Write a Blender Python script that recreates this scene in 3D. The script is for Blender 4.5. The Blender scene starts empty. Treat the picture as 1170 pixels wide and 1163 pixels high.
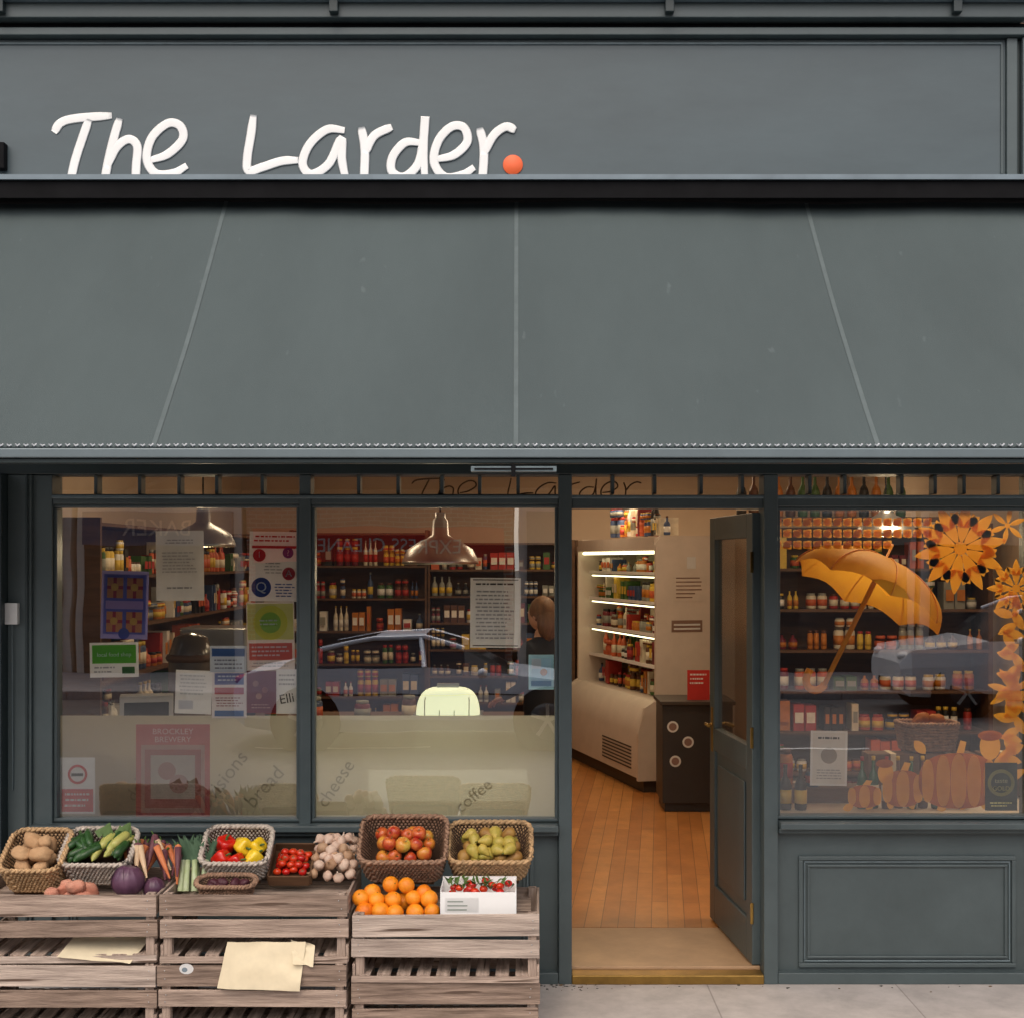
import bpy, math, random
from mathutils import Vector, Matrix, noise
random.seed(7)
R=random.random
U=random.uniform
S=.0042; D=6.5; CX=592; CY=640; CZ=2.02
def X(px,y=0): return (px-CX)*S*(D+y)/D
def Z(py,y=0): return CZ+(CY-py)*S*(D+y)/D
def c(r,g,b):
    def l(v):
        v/=255.; return v/12.92 if v<=.04045 else ((v+.055)/1.055)**2.4
    return (l(r),l(g),l(b))
scene=bpy.context.scene
# ------------------------------------------------------------------ mesh builder
class MB:
    def __init__(s): s.v=[];s.f=[];s.m=[];s.s=[]
    def add(s,vs,fs,mi=0,smooth=False,M=None):
        o=len(s.v)
        for p in vs:
            p=Vector(p)
            if M is not None: p=M@p
            s.v.append(p[:])
        for f in fs:
            s.f.append([i+o for i in f]); s.m.append(mi); s.s.append(smooth)
    def box(s,x0,x1,y0,y1,z0,z1,mi=0,M=None):
        s.add([(x0,y0,z0),(x1,y0,z0),(x1,y1,z0),(x0,y1,z0),(x0,y0,z1),(x1,y0,z1),(x1,y1,z1),(x0,y1,z1)],
              [(0,3,2,1),(4,5,6,7),(0,1,5,4),(1,2,6,5),(2,3,7,6),(3,0,4,7)],mi,False,M)
    def quad(s,x0,x1,y,z0,z1,mi=0,M=None):
        s.add([(x0,y,z0),(x1,y,z0),(x1,y,z1),(x0,y,z1)],[(0,1,2,3)],mi,False,M)
    def poly(s,pts,mi=0,M=None): s.add(pts,[tuple(range(len(pts)))],mi,False,M)
    def disc(s,cx,y,cz,r,mi=0,n=24,ry=None,M=None,e=1):
        ry=ry or r
        f=lambda v:math.copysign(abs(v)**e,v)
        s.poly([(cx+r*f(math.cos(2*math.pi*i/n)),y,cz+ry*f(math.sin(2*math.pi*i/n))) for i in range(n)],mi,M)
    def ring(s,cx,y,cz,r0,r1,mi=0,n=28):
        vs=[];fs=[]
        for i in range(n):
            a=2*math.pi*i/n
            vs+= [(cx+r0*math.cos(a),y,cz+r0*math.sin(a)),(cx+r1*math.cos(a),y,cz+r1*math.sin(a))]
            j=(i+1)%n; fs.append((2*i,2*i+1,2*j+1,2*j))
        s.add(vs,fs,mi)
    def lathe(s,prof,mi=0,seg=16,M=None,smooth=True,lobes=0,la=0):
        vs=[];fs=[]
        for (r,z) in prof:
            for i in range(seg):
                a=2*math.pi*i/seg; rr=r*(1+la*math.cos(lobes*a)) if lobes else r
                vs.append((rr*math.cos(a),rr*math.sin(a),z))
        for k in range(len(prof)-1):
            for i in range(seg):
                j=(i+1)%seg
                fs.append((k*seg+i,k*seg+j,(k+1)*seg+j,(k+1)*seg+i))
        n=len(prof)
        if prof[0][0]>1e-4: fs.append(tuple(range(seg))[::-1])
        if prof[-1][0]>1e-4: fs.append(tuple((n-1)*seg+i for i in range(seg)))
        s.add(vs,fs,mi,smooth,M)
    def sphere(s,cc,r,mi=0,seg=12,rings=8,M=None,rough=0,fr=3):
        if not hasattr(r,'__len__'): r=(r,r,r)
        sd=Vector((U(0,50),U(0,50),U(0,50)))
        vs=[];fs=[]
        for k in range(rings+1):
            t=math.pi*k/rings
            for i in range(seg):
                a=2*math.pi*i/seg
                d=Vector((math.sin(t)*math.cos(a),math.sin(t)*math.sin(a),math.cos(t)))
                q=1+(rough*noise.noise(d*fr*.5+sd) if rough else 0)
                vs.append((cc[0]+d.x*r[0]*q,cc[1]+d.y*r[1]*q,cc[2]+d.z*r[2]*q))
        for k in range(rings):
            for i in range(seg):
                j=(i+1)%seg; fs.append((k*seg+i,(k+1)*seg+i,(k+1)*seg+j,k*seg+j))
        s.add(vs,fs,mi,True,M)
    def tube(s,pts,r,mi=0,seg=6,M=None,closed=False,taper=None,ys=1):
        pts=[Vector(p) for p in pts]; n=len(pts); vs=[];fs=[]
        for k,p in enumerate(pts):
            a=pts[(k-1)%n] if (closed or k>0) else p
            b=pts[(k+1)%n] if (closed or k<n-1) else p
            t=(b-a)
            if t.length<1e-9: t=Vector((0,0,1))
            t.normalize()
            ref=Vector((0,1,0)) if abs(t.y)<.9 else Vector((1,0,0))
            u=t.cross(ref).normalized(); w=t.cross(u)
            rr=r[k] if hasattr(r,'__len__') else r
            if taper: rr*=taper(k/(n-1))
            for i in range(seg):
                an=2*math.pi*i/seg
                q=p+u*rr*math.cos(an)+w*rr*math.sin(an)*ys
                vs.append(q)
        m=n if closed else n-1
        for k in range(m):
            k2=(k+1)%n
            for i in range(seg):
                j=(i+1)%seg; fs.append((k*seg+i,k*seg+j,k2*seg+j,k2*seg+i))
        if not closed:
            fs.append(tuple(range(seg))); fs.append(tuple((n-1)*seg+i for i in range(seg)))
        s.add(vs,fs,mi,True,M)
    def obj(s,name,mats,parent=None,bevel=0,M=None):
        me=bpy.data.meshes.new(name); me.from_pydata(s.v,[],s.f)
        for m in mats: me.materials.append(m)
        me.polygons.foreach_set('material_index',s.m)
        me.polygons.foreach_set('use_smooth',s.s)
        me.update()
        o=bpy.data.objects.new(name,me); scene.collection.objects.link(o)
        if parent: o.parent=parent
        if M is not None: o.matrix_local=M
        if bevel:
            b=o.modifiers.new('b','BEVEL'); b.width=bevel; b.segments=2; b.limit_method='ANGLE'; b.angle_limit=math.radians(40)
        return o
def empty(name,loc=(0,0,0),parent=None):
    o=bpy.data.objects.new(name,None); scene.collection.objects.link(o); o.location=loc; o.empty_display_size=.1
    if parent: o.parent=parent
    return o
def cr(pts,n=6):
    P=[Vector(p) for p in pts]; P=[P[0]*2-P[1]]+P+[P[-1]*2-P[-2]]; out=[]
    for i in range(1,len(P)-2):
        a,b,cc,d=P[i-1:i+3]
        for k in range(n):
            t=k/n
            out.append(.5*((2*b)+(-a+cc)*t+(2*a-5*b+4*cc-d)*t*t+(-a+3*b-3*cc+d)*t**3))
    out.append(P[-2]); return out
def T(x,y,z): return Matrix.Translation((x,y,z))
def Rx(a): return Matrix.Rotation(math.radians(a),4,'X')
def Ry(a): return Matrix.Rotation(math.radians(a),4,'Y')
def Rz(a): return Matrix.Rotation(math.radians(a),4,'Z')
_tc={}
def text(mb,st,x,y,z,h,mi=0,ang=0,align='CENTER',wide=1):
    if st not in _tc:
        cu=bpy.data.curves.new('t','FONT'); cu.body=st; cu.align_x='CENTER'; cu.size=1; cu.resolution_u=3
        o=bpy.data.objects.new('t',cu); scene.collection.objects.link(o)
        dg=bpy.context.evaluated_depsgraph_get()
        me=bpy.data.meshes.new_from_object(o.evaluated_get(dg))
        _tc[st]=([v.co.copy() for v in me.vertices],[tuple(p.vertices) for p in me.polygons])
        bpy.data.objects.remove(o); bpy.data.meshes.remove(me); bpy.data.curves.remove(cu)
    vs,fs=_tc[st]
    M=T(x,y,z)@Ry(-ang)@Matrix.Diagonal((h*wide,1,h,1))
    mb.add([(v.x,0,v.y) for v in vs],fs,mi,False,M)
# ------------------------------------------------------------------ materials
def mat(name,col,rough=.6,var=.15,scale=6,bump=0,bscale=80,metal=0,spec=.5,stretch=(1,1,1),col2=None,detail=4,emit=0,thin=0,spots=None,rvar=0):
    m=bpy.data.materials.new(name); m.use_nodes=True; nt=m.node_tree; N=nt.nodes; L=nt.links
    b=N['Principled BSDF']
    b.inputs['Roughness'].default_value=rough; b.inputs['Metallic'].default_value=metal
    b.inputs['Specular IOR Level'].default_value=spec
    tc=N.new('ShaderNodeTexCoord'); mp=N.new('ShaderNodeMapping'); mp.inputs['Scale'].default_value=stretch
    L.new(tc.outputs['Object'],mp.inputs[0])
    nz=N.new('ShaderNodeTexNoise'); nz.inputs['Scale'].default_value=scale; nz.inputs['Detail'].default_value=detail; nz.inputs['Roughness'].default_value=.65
    L.new(mp.outputs[0],nz.inputs['Vector'])
    rp=N.new('ShaderNodeValToRGB')
    c1=tuple(max(0,v*(1-var)) for v in col); c2=col2 or tuple(min(1,v*(1+var)) for v in col)
    rp.color_ramp.elements[0].color=c1+(1,); rp.color_ramp.elements[1].color=c2+(1,)
    rp.color_ramp.elements[0].position=.32; rp.color_ramp.elements[1].position=.68
    L.new(nz.outputs['Fac'],rp.inputs[0]); out=rp.outputs[0]
    if spots:
        n2=N.new('ShaderNodeTexNoise'); n2.inputs['Scale'].default_value=spots[1]; n2.inputs['Detail'].default_value=2
        L.new(mp.outputs[0],n2.inputs['Vector'])
        r2=N.new('ShaderNodeMapRange'); r2.inputs[1].default_value=spots[2]; r2.inputs[2].default_value=spots[2]+.08
        L.new(n2.outputs['Fac'],r2.inputs[0])
        mx=N.new('ShaderNodeMix'); mx.data_type='RGBA'; L.new(r2.outputs[0],mx.inputs[0]); L.new(out,mx.inputs[6]); mx.inputs[7].default_value=spots[0]+(1,)
        out=mx.outputs[2]
    L.new(out,b.inputs['Base Color'])
    if rvar:
        mr=N.new('ShaderNodeMapRange'); mr.inputs[3].default_value=rough-rvar; mr.inputs[4].default_value=rough+rvar
        L.new(nz.outputs['Fac'],mr.inputs[0]); L.new(mr.outputs[0],b.inputs['Roughness'])
    if bump:
        n3=N.new('ShaderNodeTexNoise'); n3.inputs['Scale'].default_value=bscale; n3.inputs['Detail'].default_value=3
        L.new(mp.outputs[0],n3.inputs['Vector'])
        bp=N.new('ShaderNodeBump'); bp.inputs['Strength'].default_value=bump; bp.inputs['Distance'].default_value=.01
        L.new(n3.outputs['Fac'],bp.inputs['Height']); L.new(bp.outputs[0],b.inputs['Normal'])
    if emit:
        L.new(out,b.inputs['Emission Color']); b.inputs['Emission Strength'].default_value=emit
    if thin:   # thin sheet (paper, vinyl, cloth) lets light through from behind
        tl=N.new('ShaderNodeBsdfTranslucent'); L.new(out,tl.inputs[0]); ms=N.new('ShaderNodeMixShader'); ms.inputs[0].default_value=thin
        L.new(b.outputs[0],ms.inputs[1]); L.new(tl.outputs[0],ms.inputs[2]); L.new(ms.outputs[0],N['Material Output'].inputs[0])
    return m
def brickmat(name,c1,c2,mort,bw,bh,ms=.01,off=.5,rough=.8,rot=(0,0,0),plane='XZ',bump=.3,nvar=.25):
    m=bpy.data.materials.new(name); m.use_nodes=True; nt=m.node_tree; N=nt.nodes; L=nt.links; b=N['Principled BSDF']
    tc=N.new('ShaderNodeTexCoord'); sp=N.new('ShaderNodeSeparateXYZ'); cb=N.new('ShaderNodeCombineXYZ')
    L.new(tc.outputs['Object'],sp.inputs[0])
    L.new(sp.outputs[plane[0]],cb.inputs[0]); L.new(sp.outputs[plane[1]],cb.inputs[1])
    mp=N.new('ShaderNodeMapping'); mp.inputs['Rotation'].default_value=rot; L.new(cb.outputs[0],mp.inputs[0])
    br=N.new('ShaderNodeTexBrick'); br.offset=off; br.inputs['Color1'].default_value=c1+(1,); br.inputs['Color2'].default_value=c2+(1,); br.inputs['Mortar'].default_value=mort+(1,)
    br.inputs['Scale'].default_value=1; br.inputs['Brick Width'].default_value=bw; br.inputs['Row Height'].default_value=bh; br.inputs['Mortar Size'].default_value=ms
    br.inputs['Mortar Smooth'].default_value=.2
    L.new(mp.outputs[0],br.inputs['Vector'])
    nz=N.new('ShaderNodeTexNoise'); nz.inputs['Scale'].default_value=5; nz.inputs['Detail'].default_value=8; nz.inputs['Roughness'].default_value=.7
    L.new(mp.outputs[0],nz.inputs['Vector'])
    mr=N.new('ShaderNodeMapRange'); mr.inputs[1].default_value=.3; mr.inputs[2].default_value=.7; mr.inputs[3].default_value=1-nvar; mr.inputs[4].default_value=1+nvar; L.new(nz.outputs['Fac'],mr.inputs[0])
    vm=N.new('ShaderNodeVectorMath'); vm.operation='SCALE'; L.new(br.outputs['Color'],vm.inputs[0]); L.new(mr.outputs[0],vm.inputs['Scale'])
    L.new(vm.outputs[0],b.inputs['Base Color']); b.inputs['Roughness'].default_value=rough
    bp=N.new('ShaderNodeBump'); bp.inputs['Strength'].default_value=bump; bp.inputs['Distance'].default_value=.01; bp.invert=True
    L.new(br.outputs['Fac'],bp.inputs['Height']); L.new(bp.outputs[0],b.inputs['Normal'])
    return m
def glassmat(name,tint=(.95,.96,.95),add=.045,mul=2.0,rough=0):
    m=bpy.data.materials.new(name); m.use_nodes=True; nt=m.node_tree; N=nt.nodes; L=nt.links
    N.remove(N['Principled BSDF']); out=N['Material Output']
    tr=N.new('ShaderNodeBsdfTransparent'); tr.inputs[0].default_value=tint+(1,)
    gl=N.new('ShaderNodeBsdfGlossy'); gl.inputs['Roughness'].default_value=rough; gl.inputs[0].default_value=(1,1,1,1)
    fr=N.new('ShaderNodeFresnel'); fr.inputs[0].default_value=1.5
    ma=N.new('ShaderNodeMath'); ma.operation='MULTIPLY_ADD'; ma.use_clamp=True; ma.inputs[1].default_value=mul; ma.inputs[2].default_value=add
    L.new(fr.outputs[0],ma.inputs[0]); mx=N.new('ShaderNodeMixShader'); L.new(ma.outputs[0],mx.inputs[0]); L.new(tr.outputs[0],mx.inputs[1]); L.new(gl.outputs[0],mx.inputs[2])
    tc=N.new('ShaderNodeTexCoord'); nz=N.new('ShaderNodeTexNoise'); nz.inputs['Scale'].default_value=1.3; L.new(tc.outputs['Object'],nz.inputs[0])
    bp=N.new('ShaderNodeBump'); bp.inputs['Strength'].default_value=.05; bp.inputs['Distance'].default_value=.02; L.new(nz.outputs[0],bp.inputs['Height']); L.new(bp.outputs[0],gl.inputs['Normal'])
    L.new(mx.outputs[0],out.inputs[0]); return m
def frostmat(name,col,tcol):
    m=bpy.data.materials.new(name); m.use_nodes=True; nt=m.node_tree; N=nt.nodes; L=nt.links
    N.remove(N['Principled BSDF']); out=N['Material Output']
    df=N.new('ShaderNodeBsdfDiffuse'); df.inputs[0].default_value=col+(1,)
    tl=N.new('ShaderNodeBsdfTranslucent'); tl.inputs[0].default_value=tcol+(1,)
    tr=N.new('ShaderNodeBsdfTransparent')
    m1=N.new('ShaderNodeMixShader'); m1.inputs[0].default_value=.62; L.new(df.outputs[0],m1.inputs[1]); L.new(tl.outputs[0],m1.inputs[2])
    m2=N.new('ShaderNodeMixShader'); m2.inputs[0].default_value=.02; L.new(m1.outputs[0],m2.inputs[1]); L.new(tr.outputs[0],m2.inputs[2])
    L.new(m2.outputs[0],out.inputs[0]); return m
def emat(name,col,st):
    m=bpy.data.materials.new(name); m.use_nodes=True; b=m.node_tree.nodes['Principled BSDF']
    b.inputs['Base Color'].default_value=col+(1,); b.inputs['Emission Color'].default_value=col+(1,); b.inputs['Emission Strength'].default_value=st
    return m
PAINT=mat('slate_paint',c(76,87,89),.42,.12,3,.08,30,rvar=.1)
PAINT2=mat('slate_paint_fascia',c(74,86,91),.42,.13,2.2,.06,12,stretch=(.6,1,1.6),rvar=.12,detail=8)
PAINTD=mat('slate_paint_dark',c(38,50,52),.45,.12,3)
PAINTL=mat('pale_and_lit_edge_paint',c(112,126,135),.5,.15,5)  # paler slate; puts the light on the cassette's top lip into the colour
PAINTM=mat('highlight_and_trim_paint',c(96,110,115),.45,.2,7)  # lighter slate for trim; highlights on the mouldings are painted with it
BLACK=mat('black_matt',(.008,.008,.009),.8,.2,spec=.1)
FAB=mat('awning_canvas',c(76,85,86),.88,.09,.9,.25,420,spec=.15,detail=10,spots=(c(88,97,98),14,.72),stretch=(1.4,.5,.5))
SEAM=mat('awning_seam',c(89,98,99),.85,.10,9,spec=.2)
WHITE=mat('white_paint',(.85,.85,.84),.5,.03)
PAPER=mat('paper',(.78,.78,.77),.7,.05,4,thin=.25)
ORANGE=mat('orange_paint',c(232,100,50),.5,.05)
GLASS=glassmat('window_glass',add=.20,mul=2.0)
DGLASS=glassmat('door_glass',tint=(.5,.5,.48),add=0,mul=.5,rough=.2)
FROST=frostmat('frosted_film',(.36,.355,.33),(.7,.69,.6))
WALL=mat('warm_plaster',(.6,.47,.35),.8,.06,1.5)
CEIL=mat('ceiling_plaster',(.7,.62,.52),.85,.04)
ALU=mat('brushed_aluminium',(.55,.55,.53),.32,.08,4,metal=.9)
STEEL=mat('steel',(.5,.5,.5),.3,.1,metal=1)
BRASS=mat('brass_strip',c(150,118,60),.42,.2,12,metal=.7)
FLOOR=brickmat('oak_floorboards',c(192,132,74),c(168,108,56),c(104,64,32),1.4,.09,.002,rot=(0,0,math.radians(90+6)),plane='XY',rough=.3,bump=.05,nvar=.2)
LINO=mat('entrance_ply',c(178,144,110),.55,.16,3,.1,60,detail=8)
MATS=[PAINT,PAINT2,PAINTD,PAINTL,BLACK,PAINTM]
# ================================================================== GROUND
g=MB(); g.add([(-300,-300,-.135),(300,-300,-.135),(300,300,-.135),(-300,300,-.135)],[(0,1,2,3)])
g.obj('ground',[mat('ground_earth',(.09,.085,.075),.95,.3,.5,.2,5)])
g=MB(); g.add([(-60,-14.2,-.12),(60,-14.2,-.12),(60,-3.75,-.12),(-60,-3.75,-.12)],[(0,1,2,3)],0)
x=-58
while x<58:
    g.add([(x,-8.96,-.116),(x+2,-8.96,-.116),(x+2,-8.86,-.116),(x,-8.86,-.116)],[(0,1,2,3)],1); x+=5
g.obj('road',[mat('asphalt',(.10,.10,.103),.6,.25,9,.5,160),mat('road_marking',(.7,.7,.68),.7,.1)])
SLAB=brickmat('paving_slabs',c(182,174,169),c(174,166,161),c(150,142,137),.9,.6,.004,.5,.85,plane='XY',nvar=.2,bump=.15)
g=MB(); g.box(-60,60,-3.6,.16,-.13,0)
g.obj('pavement',[SLAB])
g=MB(); g.box(-60,60,-18,-14.35,-.13,0); g.obj('pavement',[SLAB])
K=mat('kerb_granite',(.33,.32,.31),.8,.2,20,.3,90)
for (a,b) in ((-3.75,-3.602),(-14.348,-14.2)):
    g=MB(); x=-60
    while x<60:
        g.box(x,x+.905,a,b,-.132,.003); x+=.915
    g.obj('kerb',[K],bevel=.012)
g=MB()
for i in range(80):
    xx=U(-.2,2.6) if i%3==0 else U(.0,.4); yy=-.05-abs(random.gauss(0,.05)); r_=U(.0015,.006)
    g.sphere((xx,yy,r_*.4),(r_*U(1,2),r_,r_*.5),random.choice((0,0,1)),5,4,rough=.4)
g.obj('grit_and_leaf_litter',[mat('grit',(.08,.075,.065),.9,.3),mat('dry_leaf',(.16,.1,.05),.9,.3)])
# ================================================================== SHOP BUILDING
shop=empty('shop_building')
F=MB()
zH=Z(45)
F.box(X(-70),X(1149),0,.16,Z(543),zH,1)
F.box(X(1149),X(1161),-.02,.16,Z(543),zH,0)
F.box(X(1161),X(1166),.003,.16,Z(543),zH,2)
F.box(X(1166),X(1290),-.03,.16,Z(543),zH,0)
F.box(X(-70),X(1146),-.008,0,Z(52),Z(49),5); F.box(X(1143),X(1146),-.0085,-.0005,Z(200),Z(49),0)
F.box(X(-70),X(1290),-.05,.16,Z(45)+.001,Z(36),0)
F.box(X(-70),X(1290),-.02,.16,Z(36)+.001,Z(29),4)
F.box(X(-70),X(1165),-.09,.16,Z(29)+.001,Z(12),0)
F.box(X(-70),X(1290),-.14,.16,Z(12)+.001,Z(-2),3)
F.box(X(-70),X(1290),-.2,.16,Z(-2)+.001,Z(-40),1)
for px in (385,762,1085,10):
    F.box(X(px-5),X(px+5),-.13,-.091,Z(26),Z(12),2)
def post(a,b,z0,z1,y0=-.03,y1=.09,mi=0): F.box(X(a),X(b),y0,y1,z0,z1,mi)
ztop=Z(543)-.001
F.box(X(-70),X(13),-.13,.16,.0,ztop,2)
post(13,40,0,ztop,-.05,.16,0)
post(40,62,0,ztop,-.03,.12,0); post(34,37,.3,ztop,-.062,-.0505,2)
post(343,356,Z(950),ztop); post(638,653,0,ztop,-.045,.1)
post(871,887,0,ztop,-.045,.1)
post(1178,1290,0,ztop,-.05,.16)
F.box(X(62),X(343),-.025,.085,Z(576),Z(565)); F.box(X(356),X(638),-.025,.085,Z(576),Z(565))
F.box(X(653),X(871),-.025,.085,Z(581),Z(567)); F.box(X(887),X(1178),-.025,.085,Z(579),Z(566))
F.box(X(62),X(1178),-.040,-.0255,Z(570),Z(566),5)
F.box(X(-70),X(1290),-.06,-.001,Z(542.9),Z(528),2)
for px in (110,160,205,248,300,410,455,505,548,592,700,748,801,848,925,965,1030,1068,1101,1140):
    F.box(X(px-2),X(px+2),-.012,.07,Z(565)+.001,ztop)
def bead(a,b,t,bt,w=4,y0=-.012,y1=.06,mi=0):
    F.box(X(a),X(b),y0,y1,Z(t+w),Z(t)-.0005,mi); F.box(X(a),X(b),y0,y1,Z(bt)+.0005,Z(bt-w),mi)
    F.box(X(a)+.0005,X(a+w),y0+.001,y1,Z(bt-w)+.0005,Z(t+w)-.0005,mi); F.box(X(b-w),X(b)-.0005,y0+.001,y1,Z(bt-w)+.0005,Z(t+w)-.0005,mi)
bead(62,343,576,938); bead(356,638,576,938); bead(887,1178,579,935)
def sill(a,b,t):
    F.box(X(a),X(b),-.10,.09,Z(t+7),Z(t)); F.box(X(a),X(b),-.06,.09,Z(t+13),Z(t+7)-.001)
sill(40,637.5,939); sill(887.5,1178,936)
F.box(X(40)+.001,X(637.9),0,.12,0,Z(953))
F.box(X(887),X(1178)-.001,0,.12,0,Z(950))
F.box(X(887)+.001,X(1178)-.002,-.045,-.001,.0,Z(1108),0)
F.box(X(40),X(637.5),-.045,-.001,0,Z(1108),0)
def panel(a,b,t,bt):
    for (i,w,y,mi) in ((0,5,-.016,0),(6,2,-.009,5),(10,3,-.012,0)):
        A,B,TT,BB=a+i,b-i,t+i,bt-i
        F.box(X(A),X(B),y,-.0002,Z(TT+w),Z(TT),mi); F.box(X(A),X(B),y,-.0002,Z(BB),Z(BB-w),mi)
        F.box(X(A),X(A+w),y+.001,-.0002,Z(BB-w),Z(TT+w),mi); F.box(X(B-w),X(B),y+.001,-.0002,Z(BB-w),Z(TT+w),mi)
panel(912,1160,977,1104); panel(75,330,965,1100); panel(370,610,965,1100)
F.box(X(-3),X(9),-.05,-.001,Z(196),Z(166),4)
frame=F.obj('shopfront_joinery',MATS,shop,bevel=.004)
sm=MB(); sm.box(X(13),X(27),-.085,-.051,Z(712),Z(688),0); sm.tube([(X(20),-.07,Z(712)),(X(20),-.06,Z(900))],.003,1)
sm.obj('junction_box',[PAPER,PAINTM],shop,bevel=.004)
BR=brickmat('london_brick',c(158,128,96),c(132,98,74),c(150,142,130),.225,.075,.01)
b=MB()
b.box(-3.6,3.7,.0,.16,Z(-40)+.001,8.5); 
b.obj('upper_wall',[BR],shop)
b=MB()
b.box(-3.0,-2.9,.165,7.7,0,3.1); b.box(3.45,3.55,.165,7.7,0,3.1); b.box(-3.0,3.55,7.7,7.8,0,3.1)
b.obj('interior_wall',[WALL],shop)
b=MB(); b.box(-2.9,3.45,.165,7.7,3.0,3.1); b.obj('ceiling',[CEIL],shop)
b=MB(); b.box(-2.9,3.45,.78,7.7,0.004,.05); b.obj('wood_floor',[FLOOR],shop)
b=MB(); b.box(-2.9,3.45,.09,.779,.004,.048); b.obj('entrance_floor',[LINO],shop)
b=MB(); b.box(X(653),X(871),-.05,.05,0,.045); b.box(X(653),X(871),.051,.12,0.001,.058,1); b.obj('door_sill',[BRASS,LINO],shop,bevel=.005)
b=MB(); b.box(-2.2,X(637),.1,.55,Z(950),Z(938)); b.box(X(888),3.2,.1,.75,Z(948),Z(936)); b.obj('window_board',[mat('white_board',(.55,.5,.42),.6,.1)],shop)
for i,(a,bb,t,bt) in enumerate(((65,341,579,935),(358,636,579,935),(889,1177,581,933),(62,343,543,565),(356,638,543,565),(653,871,543,567),(887,1178,543,566))):
    b=MB(); b.quad(X(a),X(bb),.030,Z(bt),Z(t)); b.obj('window_glass',[GLASS],shop)
b=MB(); b.quad(X(65),X(341),.038,Z(937),Z(818)); b.quad(X(358),X(636),.038,Z(937),Z(818)); b.obj('frosted_film',[FROST],shop)
WORD=frostmat('film_word',(.27,.265,.25),(.52,.52,.46))
b=MB()
for (st,px,py,h,an) in (('provisions',252,905,24,52),('bread',306,905,24,48),('deli',160,905,22,60),('cheese',388,900,22,56),('coffee',545,915,20,40)):
    text(b,st,X(px),.0375,Z(py),h*S,0,an)
b.obj('film_lettering',[WORD],shop)
b=MB(); b.box(-12,-3.61,-.02,8,0,8.5); 
for i in range(3):
    xx=-11+i*2.6
    b.box(xx,xx+1.2,-.05,-.021,4.6,6.4,1); b.box(xx+.08,xx+1.12,-.06,-.051,4.68,6.32,2)
b.box(-12,-3.65,-.09,-.021,0,3.6,3); b.box(-11.5,-7.9,-.1,-.091,.7,2.8,2); b.box(-7.6,-4.1,-.1,-.091,.7,2.8,2)
DG=mat('dark_pane',(.03,.035,.04),.06,.1)
b.obj('brick_building',[BR,WHITE,DG,PAINTD])
b=MB(); b.box(3.71,12,-.02,8,0,8.5)
for i in range(3):
    xx=4.4+i*2.6
    b.box(xx,xx+1.2,-.05,-.021,4.6,6.4,1); b.box(xx+.08,xx+1.12,-.06,-.051,4.68,6.32,2)
b.box(3.75,12,-.09,-.021,0,3.6,3); b.box(4.2,7.6,-.1,-.091,.7,2.8,2); b.box(8,11.4,-.1,-.091,.7,2.8,2)
b.obj('brick_building',[BR,WHITE,DG,PAINTD])
# ---- lettering
STR=[ [(62,152),(70,141),(88,136),(128,133)],[(102,137),(94,160),(86,185),(80,212)],
 [(137,136),(130,160),(124,185),(119,212)],[(122,193),(133,170),(147,160),(157,168),(156,190),(155,212)],
 [(172,184),(192,177),(209,160),(206,145),(192,142),(174,158),(168,182),(178,199),(198,199),(214,190)],
 [(290,132),(287,155),(283,180),(284,196),(300,192),(322,185),(341,184)],
 [(394,150),(374,149),(354,166),(346,188),(356,200),(376,188),(390,160),(391,185),(397,212)],
 [(413,146),(417,172),(416,212)],[(417,176),(428,156),(448,146)],
 [(480,164),(463,164),(449,180),(448,197),(462,203),(478,188),(484,160),(486,134),(484,170),(486,212)],
 [(499,183),(519,178),(534,163),(530,147),(516,146),(501,162),(496,186),(508,203),(528,201),(542,192)],
 [(548,147),(553,172),(551,212)],[(552,178),(564,156),(578,146),(589,150)]]
def strokes(mb,f,y,r,mi=0):
    for k,st in enumerate(STR):
        pts=[(f(p)[0],y-.0004*k*(r>.01),f(p)[1]) for p in st]
        mb.tube(cr(pts,7),r,mi,8,ys=.06,taper=lambda t:.72+.28*min(1,min(t,1-t)*9))
b=MB(); strokes(b,lambda p:(X(p[0]),Z(p[1])),-.003,.022)
M=T(X(586),-.001,Z(189))@Rx(90)
b.lathe([(.048,0),(.048,.004),(.047,.005),(0,.005)],1,28,M)
b.obj('shop_sign_lettering',[WHITE,ORANGE])
b=MB(); strokes(b,lambda p:(X(470+(p[0]-62)*.50),Z(546+(p[1]-132)*.33)),.026,.0036); b.obj('transom_lettering',[mat('faded_vinyl',c(104,84,68),.7,.2,thin=.4)],shop)
# ================================================================== AWNING
aw=empty('awning')
yT,zT=-.17,Z(232,-.17); yB,zB=-1.45,Z(512,-1.45)
def awp(x,t,off=0):
    sag=.035*math.sin(math.pi*t)
    w=.014*noise.noise(Vector((x*1.1,t*1.5,0)))+.005*noise.noise(Vector((x*5,t*3,4)))
    w+= -.006*abs(math.sin(math.pi*x/1.355))*math.sin(math.pi*t)
    n=Vector((0,-.69,.72))
    p=Vector((x,yT+(yB-yT)*t,zT+(zB-zT)*t-sag))+n*(w+off); return p
b=MB(); nx,ny=150,30; x0,x1=-3.15,3.25; vs=[];fs=[]
for j in range(ny+1):
    for i in range(nx+1): vs.append(awp(x0+(x1-x0)*i/nx,j/ny))
for j in range(ny):
    for i in range(nx): fs.append((j*(nx+1)+i,(j+1)*(nx+1)+i,(j+1)*(nx+1)+i+1,j*(nx+1)+i+1))
b.add(vs,fs,0,True)
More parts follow.
